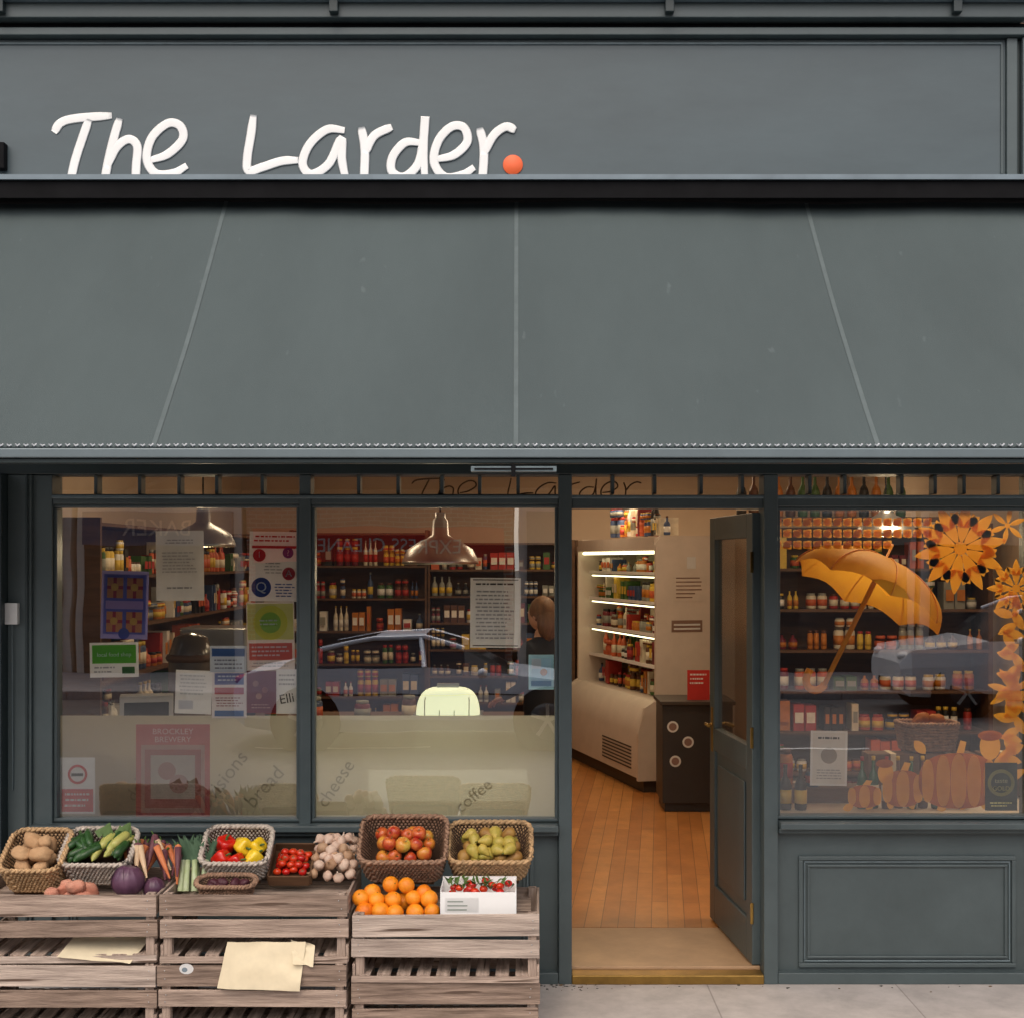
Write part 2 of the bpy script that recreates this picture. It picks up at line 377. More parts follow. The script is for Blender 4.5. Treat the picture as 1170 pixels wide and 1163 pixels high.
for k in (-2,-1,0,1,2):
    xs=k*1.355-.008
    vs=[];fs=[]
    for j in range(41):
        vs+=[awp(xs-.009,j/40,.0025),awp(xs+.009,j/40,.0025)]
    for j in range(40): fs.append((2*j,2*j+2,2*j+3,2*j+1))
    b.add(vs,fs,1,True)
b.obj('canopy_fabric',[FAB,SEAM],aw)
b=MB()
b.box(-3.2,3.3,-.30,-.001,Z(200.5,-.3)-.012,Z(200.5,-.3),1); b.box(-3.2,3.3,-.312,-.300,Z(206,-.3),Z(200.5,-.3)+.001,1)
b.box(-3.2,3.3,-.295,-.28,Z(226,-.3),Z(206,-.3)-.001,0)  # black strip painted in for the shadow gap under the hood
b.box(-3.2,3.3,-.03,-.001,Z(232,-.17)-.1,Z(200.5,-.3)-.013,0)
b.tube([(-3.2,-.12,zT+.035),(3.3,-.12,zT+.035)],.05,0,14)
b.box(-3.25,-3.2,-.32,0,zT-.08,zT+.2,1); b.box(3.3,3.35,-.32,0,zT-.08,zT+.2,1)
b.obj('cassette',[BLACK,PAINTL],aw)
b=MB()
RAIL=mat('rail_aluminium',c(108,120,125),.4,.06,metal=.2)
b.box(-3.17,3.27,yB-.035,yB+.02,Z(524,yB),Z(512,yB)-.004,0); b.box(-3.17,3.27,yB-.02,yB+.03,Z(530,yB),Z(524,yB)-.001,1)
b.obj('front_rail',[RAIL,PAINTD],aw,bevel=.004)
b=MB(); x=-3.1
while x<3.2:
    b.tube([(x-.009,yB-.016,zB+.012+U(-.002,.002)),(x,yB-.019,zB+.005),(x+.009,yB-.016,zB+.012+U(-.002,.002))],.0036,0,5); x+=.031
b.tube([(-3.15,yB-.01,zB+.002),(3.25,yB-.01,zB+.002)],.0045,1,6)
b.obj('lacing',[mat('lacing_cord',(.5,.52,.55),.7,.1),SEAM],aw)
b=MB()
for s in (-1,1):
    b.tube([(s*2.3,-.02,2.95),(s*1.2,-.7,2.72),(s*2.3,yB+.03,zB-.02)],.022,0,8)
ya=yB-.03
b.box(X(538,ya),X(636,ya),ya,ya+.05,Z(539,ya),Z(533,ya),2); b.box(X(542,ya),X(632,ya),ya-.004,ya,Z(537,ya),Z(535,ya),1); b.box(X(584,ya),X(589,ya),ya-.008,ya-.0045,Z(545,ya),Z(531,ya),1)
b.obj('folding_arm',[PAINTD,BLACK,PAINTM],aw,bevel=.001)
# ================================================================== DOOR
dr=empty('shop_door')
hx,hy=1.155,.06; ex,ey=1.075,.945
Ld=math.hypot(ex-hx,ey-hy); u=Vector(((ex-hx)/Ld,(ey-hy)/Ld,0)); n_=Vector((u.y,-u.x,0))
MD=Matrix(((u.x,n_.x,0,hx),(u.y,n_.y,0,hy),(0,0,1,.062),(0,0,0,1)))
b=MB(); H=Z(583)-.07; t0,t1=-.022,.022
b.box(0,.11,t0,t1,0,H,0,MD); b.box(Ld-.11,Ld,t0,t1,0,H,0,MD)
b.box(.1101,Ld-.1101,t0,t1,0,.2,0,MD); b.box(.1101,Ld-.1101,t0,t1,.93,1.05,0,MD); b.box(.1101,Ld-.1101,t0,t1,H-.12,H,0,MD)
b.box(.1101,Ld-.1101,-.008,.008,.2,.93,0,MD)
for s in (-1,1):
    y0,y1=(-.018,-.0085) if s<0 else (.0085,.018)
    b.box(.17,Ld-.17,y0,y1,.27,.86,0,MD)
b.obj('leaf',MATS,dr,bevel=.004)
b=MB(); b.add([(.11,0,1.05),(Ld-.11,0,1.05),(Ld-.11,0,H-.12),(.11,0,H-.12)],[(0,1,2,3)],0,False,MD); b.obj('pane',[DGLASS],dr)
b=MB()
for s in (-1,1):
    b.box(Ld-.08,Ld-.04,s*.024-.002,s*.024+.002,.92,1.16,0,MD)
    b.tube([(Ld-.06,s*.025,1.07),(Ld-.06,s*.06,1.07),(Ld-.17,s*.065,1.07)],.009,0,8,MD)
for z in (.25,1.1,1.95): b.tube([(-.003,-.024,z-.05),(-.003,-.024,z+.05)],.008,0,8,MD)
b.obj('handle',[BRASS],dr)
# ================================================================== POSTERS
PM={}
def pm(col):
    if col not in PM: PM[col]=mat('print_%d_%d_%d'%col,c(*col),.65,.06,9,thin=.3)
    return PM[col]
def poster(name,a,b_,t,bt,y,base,els=(),rot=0):
    mats=[pm(base)]; mb=MB(); w=(b_-a)*S; h=(bt-t)*S
    def mi(col):
        m=pm(col)
        if m not in mats: mats.append(m)
        return mats.index(m)
    mb.quad(-w/2,w/2,0,-h/2,h/2,0)
    k=0
    for e in els:
        k+=1; yy=-.0004-.0002*k
        px=lambda v:(v-.5)*w
        pz=lambda v:(.5-v)*h
        if e[0]=='r': mb.quad(px(e[1]),px(e[3]),yy,pz(e[4]),pz(e[2]),mi(e[5]))
        elif e[0]=='d': mb.disc(px(e[1]),yy,pz(e[2]),e[3]*w,mi(e[4]))
        elif e[0]=='o': mb.ring(px(e[1]),yy,pz(e[2]),e[3]*w*.75,e[3]*w,mi(e[4]))
        elif e[0]=='t': text(mb,e[1],px(e[2]),yy,pz(e[3]),e[4]*h,mi(e[5]),e[6] if len(e)>6 else 0,wide=e[7] if len(e)>7 else 1)
        elif e[0]=='l':
            rows=e[5]; rh=(e[4]-e[2])/rows
            for r in range(rows):
                z=e[2]+r*rh; q=e[1]+U(0,.04); end=e[3]-U(0,.25)*(e[3]-e[1])
                while q<end:
                    wl=U(.03,.13)
                    mb.quad(px(q),px(min(q+wl,end)),yy,pz(z+rh*.5),pz(z+rh*.12),mi(e[6])); q+=wl+.022
    return mb.obj(name,mats,None,M=T(X((a+b_)/2),y,Z((t+bt)/2))@Ry(rot))
RED=(190,45,50);WH=(238,238,238);BLU=(50,70,150);BK=(60,58,60);GRY=(170,170,174)
yp=.036
poster('notice_poster',176,231,606,686,yp,WH,[('l',.2,.12,.8,.2,2,GRY),('l',.12,.3,.88,.62,7,(195,195,200)),('l',.2,.8,.8,.86,1,GRY)],-.6)
poster('event_poster',283,340,607,687,yp+.001,(234,230,234),[('l',.08,.05,.92,.17,2,RED),('r',.05,.2,.95,.24,RED),('d',.2,.34,.13,RED),('t','1',.2,.37,.12,WH),('d',.78,.3,.11,BLU),('t','?',.78,.34,.12,WH),('l',.3,.44,.7,.62,4,GRY),('d',.8,.6,.13,RED),('t','A',.8,.64,.14,WH),('d',.25,.8,.2,BLU),('t','Q',.25,.86,.2,WH),('l',.52,.74,.95,.95,5,BLU)],.8)
els=[('r',.05,.05,.95,.93,(112,116,196))]
for (i,j) in ((0,0),(1,0),(0,1),(1,1)):
    xx=.12+i*.42; yy=.1+j*.5
    els+=[('r',xx,yy,xx+.34,yy+.3,(236,164,100)),('r',xx+.13,yy,xx+.2,yy+.3,(190,66,76)),('r',xx,yy+.12,xx+.34,yy+.17,(190,66,76)),('d',xx+.16,yy+.14,.08,(244,200,96))]
els+=[('r',.1,.44,.9,.56,(206,174,218)),('d',.5,.92,.12,(88,98,180))]
poster('gift_poster',113,167,652,730,yp,(160,154,214),els,1.5)
poster('green_sign',100,156,734,774,yp-.001,WH,[('r',.05,.07,.95,.6,(108,190,44)),('t','local food shop',.5,.4,.16,WH),('l',.08,.68,.55,.92,2,GRY),('r',.66,.7,.92,.9,(70,120,60))],-1)
poster('food_poster',280,335,688,766,yp+.002,(232,222,222),[('r',.02,.02,.98,.55,(222,222,140)),('d',.5,.3,.36,(234,230,84)),('d',.5,.3,.22,(170,210,76)),('l',.25,.25,.75,.36,2,WH),('r',.05,.6,.95,.85,(220,112,100)),('l',.1,.64,.9,.82,3,WH),('l',.1,.88,.9,.97,2,GRY)],-.8)
poster('leaflet',238,280,738,768,yp,(206,216,230),[('r',.05,.1,.95,.4,(70,110,170)),('l',.1,.5,.9,.95,3,(120,120,140))])
poster('leaflet',198,240,766,816,yp+.001,WH,[('l',.1,.1,.9,.6,6,(195,198,202)),('r',.1,.7,.5,.9,(212,212,216))],2)
poster('leaflet',240,280,766,821,yp+.0015,(228,222,224),[('r',.08,.06,.92,.3,(70,90,160)),('l',.14,.1,.86,.26,2,WH),('r',.08,.36,.92,.5,RED),('l',.1,.56,.9,.78,4,(150,90,100)),('r',.08,.84,.92,.96,(60,110,170))])
poster('wine_poster',280,315,767,815,yp+.001,(120,40,50),[('d',.3,.3,.1,(200,150,130)),('d',.6,.45,.1,(190,120,100)),('d',.4,.6,.1,(210,160,130)),('l',.15,.78,.85,.92,2,(220,190,170))])
poster('leaflet',314,340,765,816,yp,WH,[('t','Elli',.5,.75,.3,BK,10),('l',.1,.1,.9,.4,3,GRY)])
poster('brewery_poster',153,238,828,935,.0345,(200,120,116),[('r',.07,.22,.93,.95,(206,174,160)),('r',.12,.27,.88,.9,(194,126,116)),('r',.2,.33,.8,.8,(212,200,186)),('d',.42,.5,.12,(196,150,138)),('d',.58,.64,.13,(198,156,144)),('t','BROCKLEY',.5,.105,.085,(236,220,214),0,1.05),('t','BREWERY',.5,.19,.085,(236,220,214),0,1.05)],0)
poster('no_smoking_sign',66,106,866,931,.034,WH,[('r',.05,.56,.95,.96,(204,46,48)),('o',.5,.3,.28,(204,46,48)),('r',.32,.28,.66,.33,BK),('l',.12,.62,.88,.92,3,WH)],0)
poster('notice_poster',537,595,660,740,yp,(234,235,238),[('r',.05,.02,.95,.035,BK),('l',.1,.07,.9,.13,1,BK),('l',.1,.18,.9,.9,13,(175,175,182)),('r',.05,.965,.95,.98,BK)],.4)
poster('window_sticker',604,633,748,788,.034,(176,220,240),[('r',.1,.1,.9,.9,(206,232,244)),('r',.12,.12,.5,.4,WH),('d',.6,.5,.14,(225,160,90)),('r',.1,.75,.9,.9,(90,150,190))])
poster('award_sticker',1128,1165,872,927,.0310,(44,58,46),[('o',.5,.42,.42,(170,160,90)),('t','taste',.5,.42,.14,(220,214,170)),('t','GOLD',.5,.58,.13,(220,214,170)),('l',.15,.82,.85,.94,2,(200,190,140))])
poster('menu_card',932,975,838,902,.12,WH,[('r',.06,.04,.94,.96,(230,226,220)),('l',.2,.1,.8,.2,1,BK),('d',.5,.45,.22,(170,160,150)),('l',.15,.7,.85,.9,4,GRY)],1)
# ================================================================== AUTUMN WINDOW DECALS
OC=mat('ochre_vinyl',c(255,188,70),.6,.10,5,thin=.4); OC2=mat('ochre_vinyl_dark',c(190,106,36),.6,.12,5,thin=.4)
def leaf(mb,px,py,L,W,ang,mi=0,y=.034,start=0):
    pts=[];n=12
    ca,sa=math.cos(math.radians(ang)),math.sin(math.radians(ang))
    for i in range(2*n):
        t=i/n if i<=n else 2-i/n
        w=W*max(0,math.sin(math.pi*t))**.8*(1 if i<=n else -1)
        xx=start+t*(L-start); pts.append((X(px+xx*ca-w*sa),y,Z(py-(xx*sa+w*ca))))
    mb.poly(pts,mi)
d=MB()
for (px,py,r,n,ph) in ((1100,626,54,10,10),(1164,672,34,8,0),(1154,600,22,6,20),(1160,790,30,8,30)):
    for k in range(n):
        leaf(d,px,py,r,r*.135,ph+k*360/n,0,.0340+.00015*k,r*.10)
        if r>30:
            a=math.radians(ph+k*360/n)
            for s in (-1,1): leaf(d,px+r*.45*math.cos(a),py-r*.45*math.sin(a),r*.42,r*.09,ph+k*360/n+s*50,0,.0358+.00012*(2*k+s))
    d.disc(X(px),.0335,Z(py),r*.14*S,0)
# lattice of leaves along the head of the pane
for i in range(16):
    for j in range(3):
        if j==2 and i>11: continue
        leaf(d,885+i*11.5,592+j*13,13,4.2,-42,0,.0345+.00004*i)
        leaf(d,885+i*11.5,600+j*13,13,4.2,42,0 if (i+j)%3 else 1,.0362+.00004*i)
for i in range(24):
    leaf(d,1169-6*math.sin(i*1.3),696+i*8,26,5.5,120+45*(i%3),0,.0385+.00004*i)
def pumpkin(px,py,w,h,lobes,base=.0348):
    d.disc(X(px),base,Z(py),w*.5*S,1,32,h*.5*S,e=.8)
    for k in range(lobes):
        q=(k-(lobes-1)/2)/max(1,(lobes-1)/2)
        lw=w/lobes*.53*(1-.25*abs(q)); d.disc(X(px+q*w*.385),base-.0002-.0001*k,Z(py),lw*.93*S,0,24,h/2*(.97-.20*q*q)*S,e=.8)
    d.add([(X(px-4),base+.0002,Z(py-h*.42)),(X(px+5),base+.0002,Z(py-h*.42)),(X(px+9),base+.0002,Z(py-h*.70)),(X(px+2),base+.0002,Z(py-h*.73))],[(0,1,2,3)],0)
pumpkin(1098,893,92,64,5); pumpkin(1034,902,46,42,3,.0356); pumpkin(990,911,38,26,3)
d.disc(X(1014),.0334,Z(884),9*S,0,20,13*S); d.disc(X(1013),.0333,Z(873),10*S,1,20,5*S); d.disc(X(1134),.0336,Z(853),12*S,0,20,16*S); d.disc(X(1134),.0334,Z(841),14*S,1,20,6*S)
leaf(d,1140,884,26,8,60,0,.0333); leaf(d,1150,860,24,7,20,0,.0332); leaf(d,1060,862,20,6,130,0,.0364)
for i in range(7): leaf(d,965+i*27,926,13,4.5,20+30*(i%4),0,.0366)
d.obj('autumn_window_decal',[OC,OC2])
# ================================================================== UMBRELLA
UM=MB(); rad,hh=.37,.235
ORU=mat('umbrella_cloth',c(255,186,64),.6,.10,4,spec=.3,thin=.35); ORD=mat('umbrella_rib',c(232,150,48),.6,.1)
n=48;rings=10;vs=[];fs=[]
for k in range(rings+1):
    t=k/rings
    for i in range(n):
        a=2*math.pi*i/n; sc=abs(math.sin(a*4))
        r=rad*math.sin(t*1.45)/math.sin(1.45)*(1-.06*sc*t); z=hh*(math.cos(t*1.45)-math.cos(1.45))+.035*sc*t*t
        vs.append((r*math.cos(a),r*math.sin(a),z))
for k in range(rings):
    for i in range(n):
        j=(i+1)%n; fs.append((k*n+i,k*n+j,(k+1)*n+j,(k+1)*n+i))
UM.add(vs,fs,0,True)
for k in range(8):
    a=k*math.pi/4
    UM.tube([(rad*1.01*math.sin(t*1.45)/math.sin(1.45)*math.cos(a),rad*1.01*math.sin(t*1.45)/math.sin(1.45)*math.sin(a),hh*(math.cos(t*1.45)-math.cos(1.45))+.003) for t in [i/10 for i in range(11)]],.003,1,5)
UM.tube([(0,0,hh-.04),(0,0,hh+.05)],.006,1)
hk=[(0,0,hh-.03),(0,0,-.44)]+[( -.045+.045*math.cos(a),0,-.44-.05*math.sin(a)) for a in [i*math.pi/8 for i in range(1,9)]]+[(-.09,0,-.41)]
UM.tube(hk[:2],.012,0,8); UM.tube(hk[1:],.018,0,8)
yu=.36
UM.obj('umbrella',[ORU,ORD],None,M=T(X(992,yu),yu+.04,Z(684,yu))@Ry(27)@Rx(-4)@Matrix.Scale(1.10,4))
# ================================================================== PRODUCT GOODS
PAL=[mat('pack_%d'%i,c(*q),.5,.1,20) for i,q in enumerate([(176,52,44),(226,214,190),(236,232,224),(70,104,52),(196,120,40),(96,58,36),(40,36,34),(222,186,70),(66,84,120),(206,100,60),(150,150,140),(120,40,50)])]
def jar(mb,x,y,z,r,h,mi,li,cap,M=None):
    A=(M or Matrix())@T(x,y,z)
    mb.lathe([(r*.9,0),(r,.01),(r,h*.78),(r*.8,h*.86)],mi,8,A); mb.lathe([(r*.82,h*.86),(r*.82,h)],cap,8,A)
    mb.lathe([(r*1.03,h*.2),(r*1.03,h*.62)],li,8,A)
def bottle(mb,x,y,z,r,h,mi,li,cap,M=None):
    A=(M or Matrix())@T(x,y,z)
    mb.lathe([(r*.9,0),(r,.01),(r,h*.55),(r*.75,h*.66),(r*.33,h*.74),(r*.3,h*.93)],mi,8,A); mb.lathe([(r*.36,h*.92),(r*.36,h)],cap,8,A)
    mb.lathe([(r*1.03,h*.15),(r*1.03,h*.45)],li,8,A)
def goods(mb,x0,x1,y0,y1,z,hmax,M=None,dens=1):
    x=x0
    while x<x1-.04:
        kind=random.choice('bbjjto'); mi=random.randrange(12); li=random.choice((1,2,7,1,9,10,4,0)); cap=random.choice((0,6,7,10,5))
        rep=random.randint(1,3); r=U(.02,.045); h=U(.4,.95)*hmax
        for k in range(rep):
            if x+2*r>x1: break
            if kind=='b':
                mb.box(x,x+2*r-.004,y0+U(0,.04),y1,z,z+h*U(.95,1.02),mi,M); mb.box(x+.008,x+2*r-.012,y0-.002,y0-.0005,z+h*.3,z+h*.7,li,M)
            elif kind=='t': bottle(mb,x+r,y0+r+U(0,.05),z,r*.85,h*1.05,mi,li,cap,M)
            else:
                jar(mb,x+r,y0+r+U(0,.05),z,r*.95,h*.75,mi,li,cap,M)
                if kind=='o': jar(mb,x+r,y0+r,z+h*.76,r*.9,h*.3,mi,li,cap,M)
            x+=2*r+.003
        x+=U(0,.06)
WD=mat('shelf_wood',c(96,68,46),.6,.25,3,stretch=(1,8,8))
def shelf(name,x0,x1,y0,dep,z0,z1,n,M=None):
    mb=MB(); W=12
    hh=(z1-z0)/n
    mb.box(x0-.03,x0,y0,y0+dep,.05,z1+.03,W,M); mb.box(x1,x1+.03,y0,y0+dep,.05,z1+.03,W,M); mb.box(x0,x1,y0+dep-.02,y0+dep,.05,z1,W,M)
    for i in range(n+1): mb.box(x0,x1,y0,y0+dep-.021,z0+i*hh-.02,z0+i*hh,W,M)
    for i in range(n): goods(mb,x0+.01,x1-.01,y0+.03,y0+.2,z0+i*hh,hh-.05,M)
    return mb.obj(name,PAL+[WD])
shelf('grocery_shelf',-2.3,-.95,7.3,.38,.3,2.3,6)
shelf('grocery_shelf',-.9,.55,7.3,.38,.3,2.2,7)
shelf('grocery_shelf',.62,2.2,7.45,.24,.3,2.2,5)
shelf('grocery_shelf',1.75,3.3,3.0,.4,.25,2.25,7)
shelf('grocery_shelf',0,5.2,0,.35,.3,2.25,6,Matrix(((0,-1,0,-2.52),(1,0,0,1.7),(0,0,1,0),(0,0,0,1))))
tb=MB()
for i in range(14): bottle(tb,1.55+i*.085,2.9,2.32,.035,.3,random.choice((6,3,5,4)),random.choice((1,2)),0)
tb.box(1.5,2.9,2.8,3.0,2.29,2.318,12); tb.obj('wine_rack',PAL+[WD])
ct=empty('shop_counter')
b=MB(); b.box(-2.3,.0,2.1,2.7,.05,.95,0); b.box(-2.34,.04,2.05,2.75,.951,.99,1); b.obj('counter_body',[mat('counter_panel',c(120,100,80),.6,.15),WD],ct,bevel=.005)
dc=MB(); LIT=emat('lit_case_lining',(.84,.88,.56),1.1); LIT2=emat('lit_case_top',(.9,.9,.72),.5)
yd=.95; px_=X(512,yd)
n=24;m=12;vs=[];fs=[]
for k in range(m+1):
    t=math.pi/2*k/m
    for i in range(n):
        a=2*math.pi*i/n; ca,sa=math.cos(a),math.sin(a)
        q=(abs(ca)**3+abs(sa)**3)**(-1/3)
        vs.append((.175*q*ca*math.cos(t)**.45,.14*q*sa*math.cos(t)**.45,.08+.15*math.sin(t)))
for k in range(m):
    for i in range(n):
        j=(i+1)%n; fs.append((k*n+i,k*n+j,(k+1)*n+j,(k+1)*n+i))
dc.add(vs,fs,0,True); dc.box(-.17,.17,-.13,.13,-.1,.08,0); dc.box(-.19,.19,-.15,.15,-.16,-.1,2)
dc.box(-.19,.19,-.155,.155,.075,.085,2); dc.box(-.06,.06,-.02,.02,.225,.25,2)
for xx in (-.12,-.04,.04,.12): dc.tube([(xx,-.145,.09),(xx,-.115,.17),(xx*.9,-.03,.222)],.003,2,5)
dc.obj('lit_display_case',[LIT,LIT2,STEEL],None,M=T(px_,yd,1.095))
b=MB(); b.box(-1.3,.1,.75,1.3,.05,.933); b.box(-.8,.05,.742,.749,.60,.90,1); b.obj('chiller_cabinet',[mat('cream_cabinet',(.6,.55,.42),.5,.08),emat('chiller_window',(.95,.9,.66),4.5)],bevel=.003)
cm=MB()
cm.box(-.16,.16,-.15,.15,0,.1); cm.box(-.16,.16,0,.15,.1,.35); cm.box(-.17,.17,-.16,.15,.35,.48,1); cm.lathe([(.05,0),(.05,.07)],1,12,T(0,-.08,.12)); cm.tube([(.0,-.1,.35),(0,-.1,.28)],.02,1)
cm.obj('coffee_machine',[BLACK,STEEL],None,bevel=.008,M=T(-1.95,2.35,.99)@Matrix.Scale(1.25,4))
sc=MB(); sc.box(-.14,.14,-.12,.12,0,.07); sc.box(-.12,.12,-.1,.02,.07,.22,1); sc.box(-.1,.1,-.105,-.1,.1,.19,2); sc.obj('till',[BLACK,PAPER,DG],None,bevel=.01,M=T(X(168,.5),.5,1.09)@Rz(14)@Matrix.Scale(1.1,4))
b=MB(); b.box(X(130,.5),X(340,.5),.32,.68,1.05,1.088); b.box(X(135,.5),X(140,.5),.35,.65,Z(938),1.05); b.box(X(330,.5),X(335,.5),.35,.65,Z(938),1.05); b.obj('window_bench',[WD],bevel=.004)
b=MB()
for i in range(7): 
    jar(b,-2.2+i*.3,2.25+U(-.1,.1),.992,U(.035,.055),U(.10,.2),random.randrange(12),random.choice((1,9,10)),10)
b.obj('counter_jars',PAL)
gb=MB(); A=T(X(218,.9),.9,0)
gb.lathe([(.10,1.2),(.12,1.25),(.12,1.5),(.09,1.6),(.05,1.62),(0,1.63)],0,24,A); gb.lathe([(.125,1.47),(.135,1.49),(.125,1.51)],1,24,A); gb.box(-.1,.1,-.1,.1,1.088,1.2,1,A); gb.box(-.16,.16,-.15,.15,.05,1.087,2,A)
gb.obj('drinks_dispenser',[mat('smoky_jar',(.12,.1,.09),.2,.2),WD,BLACK])
def pendant(px,py,y,w):
    sc_=w/.45; e=MB()
    pr=[(.225,0),(.222,.02),(.19,.085),(.13,.125),(.075,.15),(.05,.17),(.045,.25),(.03,.27),(.03,.3)]
    e.lathe([(r*sc_,z*sc_) for r,z in pr],0,32); e.lathe([(r*sc_*.97,z*sc_-.002) for r,z in pr[:-2]],1,32); e.tube([(0,0,.29*sc_),(0,0,3.0-Z(py,y))],.005,2); e.sphere((0,0,.07),.045,3)
    e.obj('pendant_lamp',[ALU,mat('lamp_inner',(.8,.74,.6),.5,.03),BLACK,emat('bulb',(1,.82,.5),9)],None,M=T(X(px,y),y,Z(py,y)))
    l=bpy.data.lights.new('pendant_bulb_light','POINT'); l.energy=9; l.color=(1,.78,.48); l.shadow_soft_size=.05
    o=bpy.data.objects.new('pendant_bulb_light',l); scene.collection.objects.link(o); o.location=(X(px,y),y,Z(py,y)-.02)
pendant(503,644,1.4,.45); pendant(232,624,1.4,.38); pendant(1012,612,1.5,.36)
def area(x,y,z,sx,sy,e,col=(1,.76,.5)):
    l=bpy.data.lights.new('ceiling_fill_light','AREA'); l.shape='RECTANGLE'; l.size=sx; l.size_y=sy; l.energy=e; l.color=col
    o=bpy.data.objects.new('ceiling_fill_light',l); scene.collection.objects.link(o); o.location=(x,y,z)
for (x,y,e_) in ((-1.6,2.4,12),(-1.4,5.6,13),(.8,3.4,26),(1.0,6.0,24),(2.3,.9,32),(2.4,5.6,12)): area(x,y,2.97,.9,.5,e_)  # unseen lamps added under the ceiling; the one by the umbrella brightens it
# ================================================================== REFRIGERATOR
uL=Vector((-.25,.97,0)); vL=Vector((.97,.25,0))
MF=Matrix(((uL.x,vL.x,0,1.17),(uL.y,vL.y,0,5.0),(0,0,1,.05),(0,0,0,1)))
fr=empty('display_refrigerator')
CRM=mat('fridge_enamel',c(206,194,182),.45,.05); CR2=mat('fridge_dark',c(60,52,46),.5,.1); LT=emat('fridge_tube',(1,.93,.55),3.2)
b=MB()
sp=[(-.16,.1),(-.16,.5),(-.10,.72),(.0,.78),(.0,2.1),(.04,2.18),(.72,2.18),(.72,.1)]
for uu in (0,2.25):
    a=[(uu,p[0],p[1]) for p in sp]; q=[(uu+.04,p[0],p[1]) for p in sp]; n=len(sp)
    b.add(a+q,[tuple(range(n)),tuple(range(n,2*n))[::-1]]+[(i,(i+1)%n,n+(i+1)%n,n+i) for i in range(n)],0,False,MF)
lp=[(-.15,.12),(-.15,.5),(-.09,.71),(.01,.77)]
b.add([(.041,p[0],p[1]) for p in lp]+[(2.249,p[0],p[1]) for p in lp],[(i,i+1,5+i,4+i) for i in range(3)],0,True,MF)
b.box(.041,2.249,.62,.7,.1,2.1,3,MF); b.box(.041,2.249,.0,.7,2.06,2.17,0,MF); b.box(.041,2.249,.01,.62,.72,.76,0,MF)
b.box(.03,2.26,-.1,.7,0,.1,1,MF)
for i in range(7): b.box(.2,1.0,-.154,-.151,.18+i*.03,.192+i*.03,1,MF)
for z in (1.04,1.32,1.6,1.86):
    b.box(.045,2.24,.12,.6,z-.015,z,0,MF); b.box(.045,2.24,.112,.118,z-.02,z+.008,2,MF)
b.obj('cabinet',[CRM,CR2,WHITE,mat('fridge_back',(.7,.66,.45),.5,.04)],fr)
b=MB()
for z,h in ((.765,.27),(1.04,.27),(1.32,.27),(1.6,.25)):
    goods(b,.06,2.2,.16,.3,z,h,MF)
    goods(b,.06,2.2,.32,.46,z,h*1.02,MF)
goods(b,.06,2.2,.16,.3,1.86,.2,MF)
b.obj('chilled_goods',PAL,fr)
b=MB(); b.tube([(.06,.05,2.04),(2.22,.05,2.04)],.014,0,8,MF); b.tube([(.06,.03,.82),(.06,.03,2.0)],.010,0,8,MF)
for z in (1.28,1.56,1.82): b.tube([(.06,.14,z),(2.22,.14,z)],.006,0,6,MF)
b.obj('light_tube',[LT],fr)
b=MB()
b.box(-.003,-.001,.16,.44,1.62,1.86,0,MF)
for i in range(6): b.box(-.005,-.0035,.18,.18+U(.14,.24),1.65+i*.033,1.66+i*.033,1,MF)
b.box(-.003,-.001,.14,.42,1.36,1.46,1,MF); b.box(-.003,-.001,.28,.36,1.9,2.0,3,MF)
for i in range(2): b.box(-.005,-.0035,.16,.4,1.38+i*.035,1.395+i*.035,2,MF)
b.obj('side_labels',[CRM,mat('brown_print',c(130,104,90),.6,.1),PAPER,PAPER],fr)
b=MB(); goods(b,.1,1.6,.1,.3,2.19,.32,MF); goods(b,.3,1.2,.1,.3,2.19,.42,MF); b.obj('boxes',PAL,fr)
r=1.63; yc=4.1
b=MB(); x0=X(757,yc); b.box(x0,x0+.55,yc,yc+.5,.12,.89,0); b.box(x0-.02,x0+.57,yc-.02,yc+.52,.89,.92,1); b.box(x0+.02,x0+.53,yc+.03,yc+.47,.05,.12,0)
for (u_,z_) in ((.08,.72),(.2,.6),(.1,.45)): b.disc(x0+u_,yc-.0015,z_,.045,2,18); b.disc(x0+u_,yc-.003,z_,.03,3,18)
b.obj('drinks_cabinet',[mat('black_enamel',(.03,.028,.028),.4,.1),CR2,PAPER,pm((150,120,110))],bevel=.004)
poster('price_card',784,812,766,806,yc+.1,(190,50,44),[('l',.1,.1,.9,.5,3,WH)]).matrix_basis=T(X(798,yc+.1),yc+.1,1.03)@Matrix.Scale(1.5,4)
# ================================================================== BASKETS & PRODUCE
def wick(nm,q): return mat(nm,c(*q),.75,.35,40,.3,200,stretch=(1,1,1))
W_TAN=wick('wicker_tan',(184,150,110)); W_GREY=wick('wicker_grey',(182,170,158)); W_BR=wick('wicker_brown',(146,114,92)); W_IN=mat('basket_inside',c(70,50,36),.9,.2)
def rr(w,d,r,t):
    segs=[w-2*r,math.pi*r/2,d-2*r,math.pi*r/2]*2; tot=sum(segs); q=(t%1)*tot
    pos=Vector((-w/2+r,-d/2)); ang=0
    for i,s_ in enumerate(segs):
        dirv=Vector((math.cos(ang),math.sin(ang)))
        if i%2==0:
            if q<=s_: return pos+dirv*q, ang
            pos=pos+dirv*s_
        else:
            nrm=Vector((-dirv.y,dirv.x)); cen=pos+nrm*r
            if q<=s_:
                aa=ang+q/r; return cen+Vector((math.sin(aa),-math.cos(aa)))*r, aa
            ang+=math.pi/2; pos=cen+Vector((math.sin(ang),-math.cos(ang)))*r
        q-=s_
    return pos,ang
